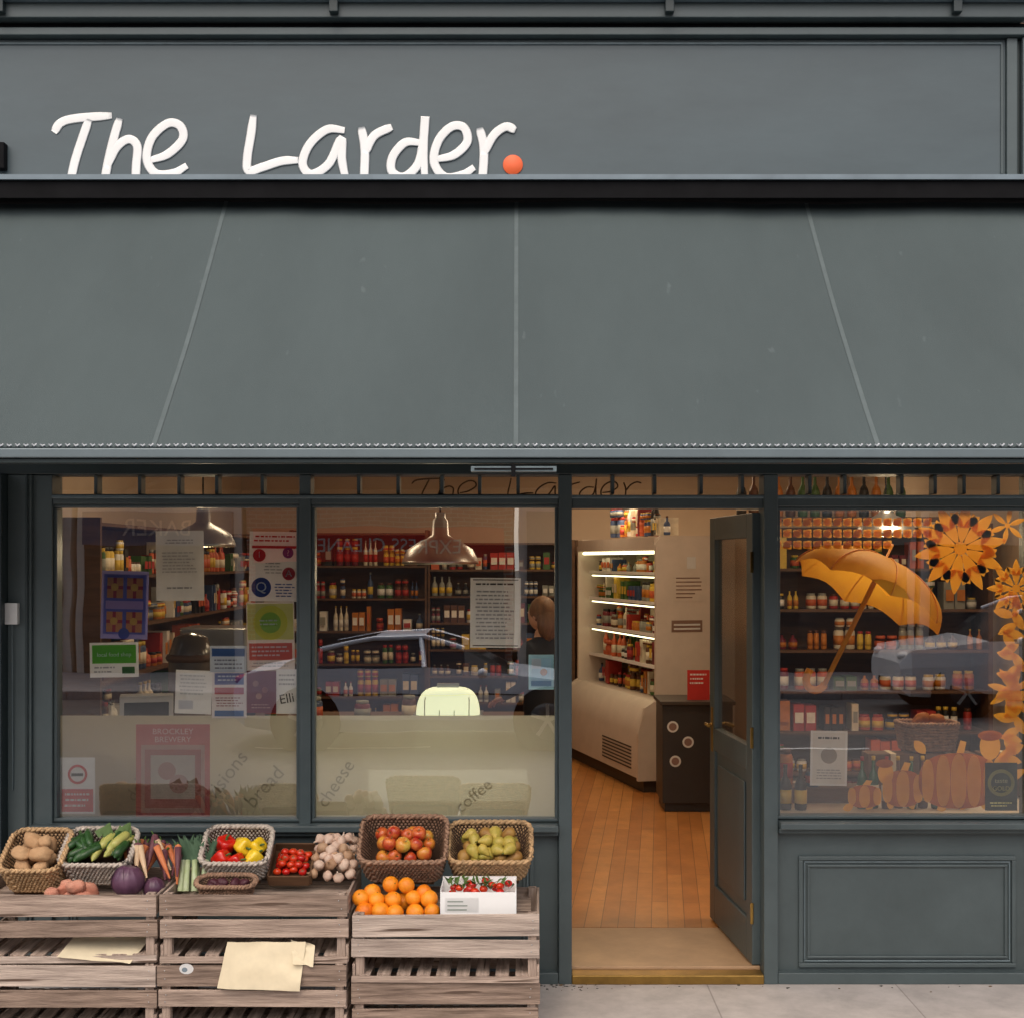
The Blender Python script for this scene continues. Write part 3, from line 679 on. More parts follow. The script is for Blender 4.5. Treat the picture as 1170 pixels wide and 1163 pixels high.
def basket(parent,w,d,h,wm,M,rows=9,flare=.14):
    mb=MB(); n=int((w+d)*2/.0095); n-=n%2; n+=1
    for k in range(rows):
        z=(k+.5)/rows*h; f=1-flare*(1-z/h); pts=[]
        for i in range(n):
            p,a=rr(w*f,d*f,.05,i/n); o=Vector((math.sin(a),-math.cos(a)))
            s_=(math.sin(math.pi*i+ (math.pi if k%2 else 0)+.5*math.pi))*.0045
            s_+=U(-.0012,.0012)
            pts.append((p.x+o.x*s_,p.y+o.y*s_+d/2,z+U(-.0015,.0015)))
        mb.tube(pts,h/rows*.56,0,5,M,closed=True)
    for (z,rad_) in ((h,.011),(0.004,.008)):
        f=1 if z>.01 else 1-flare
        for ph in (0,math.pi):
            pts=[]
            for i in range(120):
                p,a=rr(w*f,d*f,.05,i/120); o=Vector((math.sin(a),-math.cos(a))); q=i/120*2*math.pi*22+ph
                pts.append((p.x+o.x*.006*math.cos(q),p.y+o.y*.006*math.cos(q)+d/2,z+.005*math.sin(q)))
            mb.tube(pts,rad_*.7,0,5,M,closed=True)
    vs=[];fs=[]
    for (z,f) in ((.01,1-flare-.04),(h*.97,.955)):
        for i in range(40):
            p,a=rr(w*f,d*f,.045,i/40); vs.append((p.x,p.y+d/2,z))
    for i in range(40): fs.append((i,(i+1)%40,40+(i+1)%40,40+i))
    fs.append(tuple(range(40))[::-1]); mb.add(vs,fs,1,True,M)
    return mb.obj('basket',[wm,W_IN],parent)
def heap(w,d,h,r,layers=2,over=.3,jit=.3):
    out=[]
    for L_ in range(layers):
        k=1-L_*.18; nx=max(1,int(w*.86*k/(2*r*.93))); ny=max(1,int(d*.86*k/(2*r*.93)))
        for i in range(nx):
            for j in range(ny):
                out.append(((i-(nx-1)/2)*2*r*.95+U(-jit,jit)*r+(r*.5 if j%2 else 0)*(.6),d/2+(j-(ny-1)/2)*2*r*.95+U(-jit,jit)*r,h-r*(.9 if L_==0 else -.25)+U(-jit,jit)*r+L_*r*.3))
    return out
def rrot(): return Matrix.Rotation(U(0,6.28),4,Vector((U(-1,1),U(-1,1),U(-1,1))).normalized())
def apple(mb,p,r,mi,st,M):
    A=M@T(*p)@Matrix.Rotation(U(-.9,.9),4,'X')@Matrix.Rotation(U(-.9,.9),4,'Y')
    pr=[(0,-.78),(.25,-.86),(.55,-.8),(.85,-.45),(1,.05),(.95,.45),(.7,.78),(.4,.88),(.15,.8),(0,.62)]
    mb.lathe([(a*r,b_*r) for a,b_ in pr],mi,14,A); mb.tube([(0,0,.6*r),(.1*r,0,1.15*r)],r*.05,st,5,A)
def orange_(mb,p,r,mi,st,M):
    A=M@T(*p)@rrot(); mb.sphere((0,0,0),(r,r,r*.95),mi,16,11,A); mb.lathe([(r*.1,r*.945),(0,r*.965)],st,6,A)
def pear(mb,p,r,mi,st,M):
    A=M@T(*p)@Rz(U(-90,90))@Rx(90+U(-25,25))@Rz(U(0,360))
    pr=[(0,-.95),(.5,-.9),(.88,-.5),(1,0),(.85,.5),(.55,1),(.4,1.4),(.25,1.62),(0,1.68)]
    mb.lathe([(a*r,b_*r) for a,b_ in pr],mi,12,A); mb.tube([(0,0,1.6*r),(.1*r,0,2.1*r)],r*.07,st,5,A)
def pepper(mb,p,r,mi,st,M):
    A=M@T(*p)@Matrix.Rotation(U(-1.2,1.2),4,'X')@Matrix.Rotation(U(-1.2,1.2),4,'Y')
    mi=1 if p[0]>.01 else 0
    pr=[(0,-1.2),(.4,-1.25),(.7,-1.0),(.85,-.3),(1,.4),(.9,.85),(.5,1.0),(.2,.85),(0,.8)]
    mb.lathe([(a*r,b_*r) for a,b_ in pr],mi,20,A,lobes=4,la=.1); mb.tube([(0,0,.8*r),(0,0,1.2*r),(.15*r,0,1.45*r)],r*.13,st,6,A)
def tomato(mb,p,r,mi,st,M):
    A=M@T(*p)@Matrix.Rotation(U(-.8,.8),4,'X'); mb.sphere((0,0,0),(r,r,r*.82),mi,14,9,A)
    for k in range(5):
        a=k*1.257; mb.add([(0,0,r*.84),(r*.25*math.cos(a-.3),r*.25*math.sin(a-.3),r*.83),(r*.6*math.cos(a),r*.6*math.sin(a),r*.72),(r*.25*math.cos(a+.3),r*.25*math.sin(a+.3),r*.83)],[(0,1,2,3)],st,False,A)
def potato(mb,p,r,mi,st,M):
    A=M@T(*p)@rrot(); mb.sphere((0,0,0),(r*1.35,r*.95,r*.9),mi,14,10,A,rough=.3,fr=3)
def garlic(mb,p,r,mi,st,M):
    A=M@T(*p)@rrot(); pr=[(0,-.7),(.6,-.72),(.95,-.3),(1,.1),(.7,.5),(.25,.8),(.14,1.25),(.1,1.5)]
    mb.lathe([(a*r,b_*r) for a,b_ in pr],mi,18,A,lobes=6,la=.06)
STEM=mat('stem_green',c(70,96,40),.6,.2)
def fm(nm,q,q2=None,rg=.32,var=.15,sc=14,**k): return mat(nm,c(*q),rg,var,sc,col2=c(*q2) if q2 else None,**k)
AP=[fm('apple_red',(176,30,28),(216,120,54),sc=22),fm('apple_blush',(222,160,60),(196,50,36),sc=18),fm('apple_green',(200,196,80),(214,120,50),sc=18)]
PE=[fm('pear_green',(166,154,58),(200,172,84),.5,sc=26),fm('pear_russet',(180,138,64),(146,104,54),.55,sc=30)]
ORM=[fm('orange_peel',(240,134,20),(246,158,36),.4,bump=.25,bscale=500),fm('orange_peel_deep',(232,112,14),(240,134,24),.4,bump=.25,bscale=500)]
PEP=[fm('pepper_red',(196,24,20),(216,44,26),.18),fm('pepper_yellow',(240,196,24),(246,210,60),.18)]
TOM=[fm('tomato_red',(204,36,22),(224,70,30),.2),fm('tomato_vine',(190,30,24),None,.2)]
POT=[fm('potato_skin',(206,168,126),(180,138,98),.8,bump=.3,bscale=90),fm('sweet_potato',(214,156,132),(190,120,96),.75,bump=.3)]
GAR=[fm('garlic_skin',(226,204,184),(200,164,144),.6),fm('mushroom_brown',(194,160,128),(164,124,94),.7)]
def bask(name,pxa,pxb,pyb,y,d,h,tilt,wm,fn,r,mats,layers=2,weights=None,roll=0):
    x0,x1=X(pxa,y),X(pxb,y); w=x1-x0
    e=empty(name); M=T((x0+x1)/2,y,Z(pyb,y))@Rz(roll)@Rx(tilt)
    basket(e,w,d,h,wm,M)
    mb=MB(); st=len(mats)
    for p in heap(w*.9,d*.92,h,r,layers):
        fn(mb,p,r*U(.86,1.12),random.choices(range(len(mats)),weights)[0],st,M)
    mb.obj('produce',list(mats)+[STEM],e)
    sb=MB(); sb.box(-w*.35,w*.35,.03,d*.9,-.035,-.012,0,M); sb.obj('display_board',[WD],e)
bask('potato_basket',2,71,1021,-.72,.26,.13,30,W_TAN,potato,.036,[POT[0]],2)
e=empty('courgette_basket'); y=-.68; w=X(150,y)-X(70,y); M=T((X(70,y)+X(150,y))/2,y,Z(1012,y))@Rx(31); basket(e,w,.23,.12,W_GREY,M)
mb=MB(); CG=fm('courgette_dark',(34,62,30),(50,90,40),.4,sc=40); CY_=fm('courgette_pale',(200,190,110),(160,166,84),.45,sc=30)
for i in range(22):
    xx=U(-w*.36,w*.36); yy=U(.07,.16); zz=.095+.006*(i//3)*.8; an=U(-1.0,1.0); L_=U(.05,.07) if i>10 else U(.07,.09); dx,dy=math.sin(an)*L_,math.cos(an)*L_
    if abs(xx+dx)>w*.46 or abs(xx-dx)>w*.46: dx*=.2
    mi=1 if (xx>0 and i%2) else 0; r0=U(.016,.021)
    mb.tube(cr([(xx-dx,yy-dy,zz),(xx-dx*.4,yy-dy*.4,zz+.006),(xx+dx*.4,yy+dy*.4,zz+.006),(xx+dx,yy+dy,zz)],4),r0,mi,9,M,taper=lambda t:(1-abs(2*t-1)**5)*.88+.12)
    mb.tube([(xx+dx,yy+dy,zz),(xx+dx*1.2,yy+dy*1.2,zz)],.007,2,6,M)
for i in range(12):
    xx=U(-.02,w*.4); mb.add([(xx,.17,.12),(xx+U(.01,.03),.17,.13),(xx+U(-.02,.04),.22,.15+U(0,.02)),(xx-.02,.19,.14)],[(0,1,2,3)],2,True,M)
mb.obj('produce',[CG,CY_,STEM],e)
bask('pepper_basket',230,307,1008,-.66,.23,.11,32,W_GREY,pepper,.040,PEP,1,[1,1])
bask('apple_basket',411,510,1010,-.64,.265,.14,36,W_BR,apple,.032,AP,2,[5,4,1])
bask('pear_basket',512,607,1008,-.62,.25,.12,32,W_TAN,pear,.028,PE,2,[3,2])
bask('beetroot_basket',222,290,1026,-.82,.11,.05,15,W_BR,potato,.022,[fm('beetroot_skin',(84,30,44),(60,22,34),.6)],1)
e=empty('tomato_tray'); y=-.64; M=T(X(331,y),y,Z(1010,y))@Rx(30); w=X(354,y)-X(308,y)
mb=MB(); mb.box(-w/2,w/2,0,.2,0,.01,0,M); mb.box(-w/2,w/2,-.008,0,0,.05,0,M); mb.box(-w/2,w/2,.2,.208,0,.05,0,M); mb.box(-w/2-.008,-w/2,0,.2,0,.05,0,M); mb.box(w/2,w/2+.008,0,.2,0,.05,0,M); mb.obj('tray',[WD],e)
mb=MB()
for p in heap(w,.2,.05,.019,2): tomato(mb,p,.019,random.choice((0,0,1)),2,M)
mb.obj('produce',TOM+[STEM],e)
mb=MB(); y=-.66; M=T(X(379,y),y,Z(1014,y))@Rx(38)
for p in heap(.24,.30,.045,.026,3): garlic(mb,p,.026*U(.8,1.1),random.choice((0,0,1)),0,M)
mb.obj('garlic_bulbs',GAR)
mb=MB(); y=-.80
rows=[(1041,-.83,[414,434,453,473,493]),(1027,-.79,[410,430,450,470,490]),(1018,-.76,[424,445,466,486]),(1030,-.72,[420,440,460,480])]
for py,yy,xs in rows:
    for px in xs: orange_(mb,(X(px,yy)+U(-.008,.008),yy+U(-.01,.01),Z(py-(6 if px in(445,466) else 0)+U(-2,2),yy)),.037*U(.92,1.07),random.choice((0,0,1)),2,Matrix())
mb.obj('oranges',ORM+[STEM])
e=empty('produce_box'); y=-.86; xa,xb=X(503,y),X(590,y); za,zb=Z(1050,y),Z(1019,y)
mb=MB(); mb.box(xa,xb,y,y+.004,za,zb,0); mb.box(xa,xb,y+.2,y+.204,za,zb+.02,0); mb.box(xa,xa+.004,y+.005,y+.199,za,zb+.01,0); mb.box(xb-.004,xb,y+.005,y+.199,za,zb+.01,0); mb.box(xa,xb,y+.005,y+.199,za,za+.05,0)
mb.quad(xa+.02,xa+.16,y-.0008,za+.03,za+.09,1); 
for i in range(3): mb.quad(xa+.03,xa+.03+U(.05,.1),y-.0016,za+.038+i*.017,za+.043+i*.017,2)
mb.obj('card_box',[WHITE,PAPER,pm((150,160,150))],e)
mb=MB()
for i in range(22): tomato(mb,(U(xa+.03,xb-.03),y+U(.03,.18),zb+U(-.02,.008)),.018,random.choice((0,1)),2,Matrix())
for i in range(50):
    xx,yy=U(xa+.02,xb-.02),y+U(.04,.18); a=U(0,6.3); mb.add([(xx,yy,zb),(xx+.02*math.cos(a),yy+.02*math.sin(a),zb+.02),(xx+.04*math.cos(a),yy+.04*math.sin(a),zb+.02+U(0,.02)),(xx+.02*math.cos(a+.8),yy+.02*math.sin(a+.8),zb+.02)],[(0,1,2,3)],2,True)
mb.obj('produce',TOM+[STEM],e)
mb=MB()
for px,py in ((72,1016),(88,1012),(102,1018),(80,1022),(96,1024),(60,1021)): potato(mb,(X(px,-.8),-.8+U(-.03,.03),Z(py,-.8)),.033,0,0,Matrix())
mb.obj('sweet_potatoes',[POT[1]])
mb=MB(); PU=fm('red_cabbage',(74,42,66),(104,70,92),.4,sc=8)
for px,py,yy in ((146,1006,-.78),(176,1014,-.74)):
    cx_,cz_=X(px,yy),Z(py,yy)
    rr_=.066 if px<160 else .045
    mb.sphere((cx_,yy,cz_),rr_,0,20,14,rough=.12,fr=4)
    for k in range(6):
        A=T(cx_,yy,cz_)@Rz(k*60)@Ry(18)
        vs=[];fs=[]
        for i in range(7):
            for j in range(7):
                th=.3+1.6*i/6; ph=-.6+1.2*j/6; q=rr_*(1.04+.03*math.sin(j*2+k)+.02*(i==0))
                vs.append((q*math.sin(th)*math.cos(ph),q*math.sin(th)*math.sin(ph),q*math.cos(th)))
        for i in range(6):
            for j in range(6): fs.append((i*7+j,i*7+j+1,(i+1)*7+j+1,(i+1)*7+j))
        mb.add(vs,fs,0,True,A)
mb.obj('red_cabbage',[PU])
mb=MB(); CA=[fm('carrot_orange',(196,106,60),(214,130,84),.6),fm('carrot_purple',(120,72,80),(96,54,64),.6),fm('parsnip',(214,184,150),None,.6)]
for i in range(26):
    px=U(150,203); yy=-.62+U(-.1,.06); xx=X(px,yy); z0=Z(U(992,1010),yy); L_=U(.08,.14); a=U(-.7,.7)
    mb.tube([(xx,yy,z0),(xx+a*L_*.5,yy+.03,z0+L_*.5),(xx+a*L_,yy+.06,z0+L_)],[.004,.012,.016],random.choice((0,1,1,2)),8)
    mb.sphere((xx+a*L_,yy+.06,z0+L_),.0155,random.choice((0,1)),8,5)
    for k in range(2): mb.tube([(xx+a*L_,yy+.06,z0+L_),(xx+a*L_+U(-.02,.02),yy+.07,z0+L_+U(.01,.03))],.003,3,4)
mb.obj('carrots',CA+[STEM])
mb=MB(); LK=[fm('leek_white',(206,212,186),(160,180,120),.5),fm('leek_green',(60,92,66),(84,112,84),.55)]
for i in range(9):
    px=206+i*3.2; yy=-.66+U(-.05,.05); xx=X(px,yy); z0=Z(1018,yy); le=U(-.02,.03)
    mb.tube([(xx,yy,z0),(xx+le*.5,yy+.03,z0+.07),(xx+le,yy+.06,z0+.12)],.013,0,9)
    for k in range(5):
        a=U(-.05,.05); mb.add([(xx+le-.01,yy+.05,z0+.10),(xx+le+.012,yy+.055,z0+.10),(xx+le+.012+a*.6,yy+.08,z0+.17),(xx+le+a*1.3,yy+.05,z0+.19+U(0,.05)),(xx+le-.012+a*.6,yy+.08,z0+.17)],[(0,1,2,3,4)],1,True)
mb.obj('leeks',LK)
# ================================================================== CRATES
def woodm(nm,st,q1=(152,130,116),q2=(196,174,158)):
    return mat(nm,c(*q1),.88,.45,2.2,.5,14,stretch=st,col2=c(*q2),detail=10,spots=(c(92,74,62),2.0,.64))
WX=woodm('crate_wood_long',(1.2,14,22)); WY=woodm('crate_wood_cross',(22,1.2,14)); WZ=woodm('crate_wood_post',(20,20,1.5))
WX2=woodm('crate_wood_long_dark',(1.6,18,26),(130,108,94),(166,144,128)); WX3=woodm('crate_wood_long_pale',(1.0,12,20),(170,152,140),(208,190,176))
def crate(x0,w,y0,d,z,h,rot=0):
    mb=MB(); 
    def sl(xa,xb,ya,yb,za,zb,mi,k=1):
        M=T((xa+xb)/2,(ya+yb)/2,(za+zb)/2)@Rz(U(-.3,.3)*k)@Ry(U(-.5,.5)*k); a,b_,cc=(xb-xa)/2,(yb-ya)/2,(zb-za)/2
        mb.box(-a,a,-b_,b_,-cc,cc,mi,M)
    t=.011
    for yy in (0,d-t):
        for (a_,b_) in ((.675,.986),(.37,.62),(0,.09)):
            sl(U(-.004,.004),w+U(-.006,.004),yy+U(-.0015,0),yy+t,h*a_+U(-.003,.003),h*b_+U(-.004,.002),random.choice((0,0,3,4)))
        if yy==0:
            for xx in (.03,w-.035):
                for zz in (.78,.9,.45,.55): mb.lathe([(.003,0),(.0025,.0015)],5,8,T(xx+U(-.006,.006),-.002,h*zz)@Rx(90))
    for xx in (0+.002,w-t-.002):
        sl(xx,xx+t,t+.001,d-t-.001,h*.70,h-.01,1); sl(xx,xx+t,t+.001,d-t-.001,h*.34,h*.6,1); sl(xx,xx+t,t+.001,d-t-.001,.0,h*.25,1)
    for xx in (.014,w-.049):
        for yy in (t+.002,d-t-.037): sl(xx,xx+.035,yy,yy+.035,0,h*.99,2)
    n=9
    for i in range(n):
        a=.02+i*(w-.04)/n; sl(a,a+(w-.04)/n-.026,t+.001,d-t-.001,.022,.031,1)
    mb.obj('wooden_crate',[WX,WY,WZ,WX2,WX3,STEEL],None,bevel=.0015,M=T(x0,y0,z)@Rz(rot))
yf=-.90; k=.0042*(6.5+yf)/6.5
for (a,bb,top,ro) in ((-42,179,1021,0.3),(182,398,1021,0.5),(402,617,1043,-.5)):
    zt=Z(top,yf); w=(bb-a)*k
    crate(X(a,yf),w,yf,.5,zt-.285,.285,ro); crate(X(a,yf)+U(-.006,.006),w,yf+U(-.01,.01),.5,zt-.572,.285,-ro)
    mb=MB(); zb=zt-.574
    if zb>.02:
        for i in range(5): mb.box(X(a,yf),X(a,yf)+w,yf+.02+i*.1,yf+.09+i*.1,zb-.016,zb,0)
        for i in range(3): mb.box(X(a,yf)+i*(w-.06)/2,X(a,yf)+i*(w-.06)/2+.06,yf+.02,yf+.48,0.001,zb-.017,1)
        mb.obj('wooden_pallet',[WX,WY])
mb=MB()
for (a,bb,z) in ((-38,176,.585),(186,395,.585),(405,613,.515)):
    xa=X(a,yf)+.02; xb=X(bb,yf)-.02; n=6
    for i in range(n): mb.box(xa,xb,yf+.02+i*.078,yf+.085+i*.078,z-.012,z,0)
mb.obj('display_shelf_slats',[WX])
mb=MB(); CARD=mat('kraft_paper',c(214,200,170),.8,.12,5,.1,20); 
def sheet(pts,mi=0,sub=8,wob=.006):
    a,b_,c_,d_=[Vector(p) for p in pts]; vs=[];fs=[]
    for i in range(sub+1):
        for j in range(sub+1):
            s_,t=i/sub,j/sub; p=(a*(1-s_)+b_*s_)*(1-t)+(d_*(1-s_)+c_*s_)*t
            p+=Vector((0,-1,0))*wob*noise.noise(Vector((s_*3,t*3,pts[0][0]*9)))*3; vs.append(p)
    for i in range(sub):
        for j in range(sub): fs.append((i*(sub+1)+j,(i+1)*(sub+1)+j,(i+1)*(sub+1)+j+1,i*(sub+1)+j+1))
    mb.add(vs,fs,mi,True)
yy=yf-.02
sheet([(X(258,yy),yy+.03,Z(1078,yy)),(X(348,yy),yy+.03,Z(1078,yy)),(X(343,yy),yy-.015,Z(1131,yy)),(X(249,yy),yy-.02,Z(1127,yy))])
sheet([(X(330,yy),yy+.05,Z(1077,yy)),(X(358,yy),yy+.05,Z(1083,yy)),(X(358,yy),yy-.004,Z(1104,yy)),(X(335,yy),yy-.004,Z(1100,yy))])
mb.obj('paper_bags',[CARD])
mb=MB(); sheet([(X(66,yf),yf-.012,Z(1092,yf)),(X(150,yf),yf-.02,Z(1099,yf)),(X(163,yf),yf+.12,Z(1080,yf)),(X(75,yf),yf+.12,Z(1077,yf))]); mb.obj('cardboard_sheet',[CARD])
mb=MB(); mb.disc(X(212,yy),yf-.006,Z(1106,yf),.03,0,14,.022); mb.disc(X(210,yy),yf-.0065,Z(1107,yf),.012,1,10,.010); mb.obj('crate_label',[PAPER,PAINTL])
# ================================================================== WINDOW 3 DISPLAY
b=MB(); 
for i in range(9):
    bottle(b,X(985,.3)+i*.062,.3+.02*(i%2),Z(936),.027,.26,random.choice((12,12,5)),random.choice((1,2)),random.choice((0,7)))
b.obj('beer_bottles',PAL+[mat('green_glass',c(20,90,50),.15,.2)])
b=MB(); goods(b,X(892,.2),X(930,.2),.2,.3,Z(936),.34); goods(b,X(892,.45),X(985,.45),.45,.55,Z(936)+.08,.3); b.box(X(890,.45),X(987,.45),.44,.6,Z(936)+.001,Z(936)+.078,12); b.obj('display_packets',PAL+[WD])
b=MB(); yb=.45
for i in range(3):
    zb_=Z(936)+.01; b.box(X(1000,yb)+i*.3,X(1000,yb)+i*.3+.27,yb+.15,yb+.28,zb_,zb_+.22,0); b.box(X(1000,yb)+i*.3+.12,X(1000,yb)+i*.3+.15,yb+.148,yb+.2805,zb_,zb_+.222,1)
b.obj('gift_boxes',[WD,CARD],bevel=.003)
e=empty('wicker_hamper'); M=T(X(1070,.55),.62,Z(936)+.24); basket(e,.3,.2,.14,W_BR,M)
b=MB()
for p in heap(.28,.19,.14,.04,2): potato(b,p,.04,0,0,M)
b.obj('contents',[fm('bread_crust',(176,110,60),(140,80,40),.7)],e)
# ================================================================== PERSON
def person(loc,rotz):
    P=empty('person',(0,0,0))
    J={'pel':(0,0,.93,.13),'wai':(0,-.01,1.08,.125),'che':(0,0,1.28,.145),'nec':(0,0,1.42,.065),'hea':(0,-.02,1.5,.055),
       'shL':(.17,0,1.36,.065),'elL':(.24,.02,1.1,.045),'wrL':(.2,-.2,1.0,.03),'shR':(-.17,0,1.36,.065),'elR':(-.25,.02,1.1,.045),'wrR':(-.2,-.2,1.0,.03),
       'hiL':(.09,0,.86,.095),'knL':(.1,-.02,.48,.06),'anL':(.1,.02,.09,.04),'toL':(.11,-.15,.04,.035),'hiR':(-.09,0,.86,.095),'knR':(-.1,-.02,.48,.06),'anR':(-.1,.02,.09,.04),'toR':(-.11,-.15,.04,.035)}
    E=[('pel','wai'),('wai','che'),('che','nec'),('nec','hea'),('che','shL'),('shL','elL'),('elL','wrL'),('che','shR'),('shR','elR'),('elR','wrR'),('pel','hiL'),('hiL','knL'),('knL','anL'),('anL','toL'),('pel','hiR'),('hiR','knR'),('knR','anR'),('anR','toR')]
    ks=list(J); me=bpy.data.meshes.new('sk'); me.from_pydata([J[q][:3] for q in ks],[(ks.index(a),ks.index(b_)) for a,b_ in E],[])
    o=bpy.data.objects.new('sk',me); scene.collection.objects.link(o)
    md=o.modifiers.new('s','SKIN'); 
    for i,q in enumerate(ks):
        r_=J[q][3]; me.skin_vertices[0].data[i].radius=(r_,r_*.85); me.skin_vertices[0].data[i].use_root=(i==0)
    o.modifiers.new('ss','SUBSURF').levels=2
    dg=bpy.context.evaluated_depsgraph_get(); m2=bpy.data.meshes.new_from_object(o.evaluated_get(dg)); bpy.data.objects.remove(o)
    SK=mat('skin',c(206,158,130),.5,.05); JK=mat('navy_jacket',c(36,38,46),.8,.2); TR=mat('trousers',c(50,52,62),.8,.15); HR=mat('light_brown_hair',c(120,86,56),.6,.3,40,stretch=(1,1,.2)); SH=mat('shoe',c(30,26,24),.5,.1)
    m2.materials.clear()
    for m in (JK,TR,SK,SH): m2.materials.append(m)
    for p in m2.polygons:
        z=p.center.z; p.use_smooth=True
        p.material_index=2 if (z>1.43 and abs(p.center.x)<.1) else (0 if z>.9 else (1 if z>.1 else 3))
    ob=bpy.data.objects.new('body',m2); scene.collection.objects.link(ob); ob.parent=P
    h=MB(); h.sphere((0,-.02,1.585),(.076,.095,.115),0,20,16); h.lathe([(.016,-.02),(.012,.02),(.004,.035)],0,8,T(0,-.115,1.575)@Rx(15))
    for s in (-1,1):
        h.sphere((s*.03,-.103,1.60),(.013,.008,.008),2,8,6); h.sphere((s*.03,-.109,1.60),.005,3,6,5); h.sphere((s*.077,-.01,1.585),(.01,.02,.032),0,8,6)
    h.sphere((0,-.107,1.53),(.025,.006,.007),4,8,5)
    h.sphere((0,.0,1.61),(.09,.098,.11),1,20,14,rough=.08,fr=8); h.sphere((0,.045,1.53),(.088,.065,.13),1,16,12,rough=.12,fr=8)
    h.obj('head',[SK,HR,WHITE,BLACK,pm((170,80,76))],P)
    hd=MB()
    for s in (-1,1):
        A=T(s*.2,-.2,1.0)@Rz(-s*5)@Rx(20)
        hd.sphere((0,-.045,0),(.038,.05,.016),0,12,8,A)
        for k,(fx,fl) in enumerate(((-.028,.06),(-.010,.072),(.010,.07),(.027,.055))):
            hd.tube([(fx,-.08,0),(fx,-.08-fl*.55,-.006),(fx,-.08-fl,-.028)],.0085,0,7,A)
        hd.tube([(-s*.03,-.03,0),(-s*.058,-.055,-.004),(-s*.062,-.085,-.012)],.0095,0,7,A)
    hd.obj('hands',[SK],P)
    P.location=loc; P.rotation_euler=(0,0,rotz)
person((X(620,3.1),3.1,.05),math.radians(-130))
# ================================================================== CARS (across the street)
def car(name,paint,x,y,rot,L_=4.4,H_=1.3,suv=False):
    P=empty(name); b=MB()
    if not suv: st=[(0,.35,.55,.55,.7),(.12,.22,.66,.66,.82),(.7,.2,.78,.78,.88),(1.25,.2,.86,.87,.9),(1.75,.2,.9,1.16,.9),(2.2,.2,.92,H_,.9),(2.8,.2,.92,H_-.01,.9),(3.4,.2,.93,1.16,.9),(3.85,.2,.92,.95,.88),(4.25,.24,.86,.87,.84),(4.4,.35,.7,.7,.74)]
    else: st=[(0,.4,.75,.75,.75),(.12,.28,.92,.92,.86),(.7,.26,1.0,1.0,.93),(1.15,.26,1.06,1.07,.94),(1.6,.26,1.08,1.45,.94),(2.0,.26,1.08,1.62,.94),(3.0,.26,1.1,1.65,.94),(3.9,.26,1.1,1.6,.94),(4.3,.3,1.08,1.2,.92),(4.4,.38,.9,.92,.86)]
    vs=[]
    for (xx,zb,ze,zr,hw) in st:
        half=[(hw*.88,zb),(hw,zb+.14),(hw*1.0,(zb+ze)/2+.1),(hw*.95,ze),(hw*.76 if zr>ze+.05 else hw*.93,max(zr-.04,ze+.001)),(hw*.5,max(zr,ze+.012))]
        vs+=[(xx,yy,z) for yy,z in half]+[(xx,-yy,z) for yy,z in half[::-1]]
    n=12
    M=T(x,y,-.12)@Rz(rot)@T(-2.2,0,0)
    for k in range(len(st)-1):
        g=st[k][3]>st[k][2]+.05 or st[k+1][3]>st[k+1][2]+.05
        for i in range(n):
            j=(i+1)%n; side=i in (3,7)
            top=i in (4,5,6)
            rise=abs(st[k][3]-st[k+1][3])>.1
            mi=1 if (g and (side or (top and rise))) else 0
            f=(k*n+i,k*n+j,(k+1)*n+j,(k+1)*n+i)
            b.add([vs[q] for q in f],[(0,1,2,3)],mi,True,M)
    b.poly(vs[:n],0,M); b.poly(vs[-n:],0,M)
    # roof rails / window frame lines along the greenhouse
    for s in (1,-1):
        top=[(q[0],s*q[4]*.77,q[3]-.03) for q in st if q[3]>q[2]+.05]
        b.tube([M@Vector(p) for p in top],.03,0,6)
        mid=st[len(st)//2]
        b.tube([M@Vector((mid[0],s*mid[4]*.955,mid[2])),M@Vector((mid[0]+.05,s*mid[4]*.775,mid[3]-.04))],.03,0,6)
    b.obj('body',[paint,DG],P)
    w=MB(); r=.33 if not suv else .37
    for xx in (.82,3.55):
        for s in (-1,1):
            A=M@T(xx,s*.80,r)@Rx(90)
            w.lathe([(r*.6,-.11),(r,-.1),(r,.1),(r*.6,.11)],0,24,A); w.lathe([(0,-.125),(r*.62,-.12),(r*.62,.12),(0,.125)],1,20,A)
            for k in range(5): w.box(-.02,.02,0,r*.58,-.135,.135,2,A@Rz(k*72))
            A2=M@T(xx,s*.80,r)@Rx(90); w.lathe([(r*1.18,-.105 ),(r*1.18,.105)],0,24,A2)
    w.obj('wheels',[BLACK,DG,ALU],P)
    l=MB()
    for s in (-1,1):
        l.sphere((.1,s*.6,st[1][2]-.08),(.1,.16,.06),0,10,6,M); l.sphere((4.33,s*.6,.78),(.08,.16,.06),1,10,6,M); l.sphere((1.55,s*.98,st[3][2]+.02),(.06,.1,.06),2,8,6,M)
    l.box(-.02,.0,-.3,.3,.36,.5,3,M)
    for s in (-1,1): l.box(1.1,3.7,s*.905-.003,s*.905+.003,.62,.635,3,M)
    l.obj('lights_trim',[WHITE,pm(RED),paint,BLACK],P)
SIL=mat('silver_blue_paint',c(226,234,246),.2,.03,metal=.05); WHP=mat('white_car_paint',(.88,.88,.88),.15,.02)
car('parked_car',SIL,-1.05,-9.6,180)
car('parked_car',WHP,7.4,-12.6,0,suv=True)
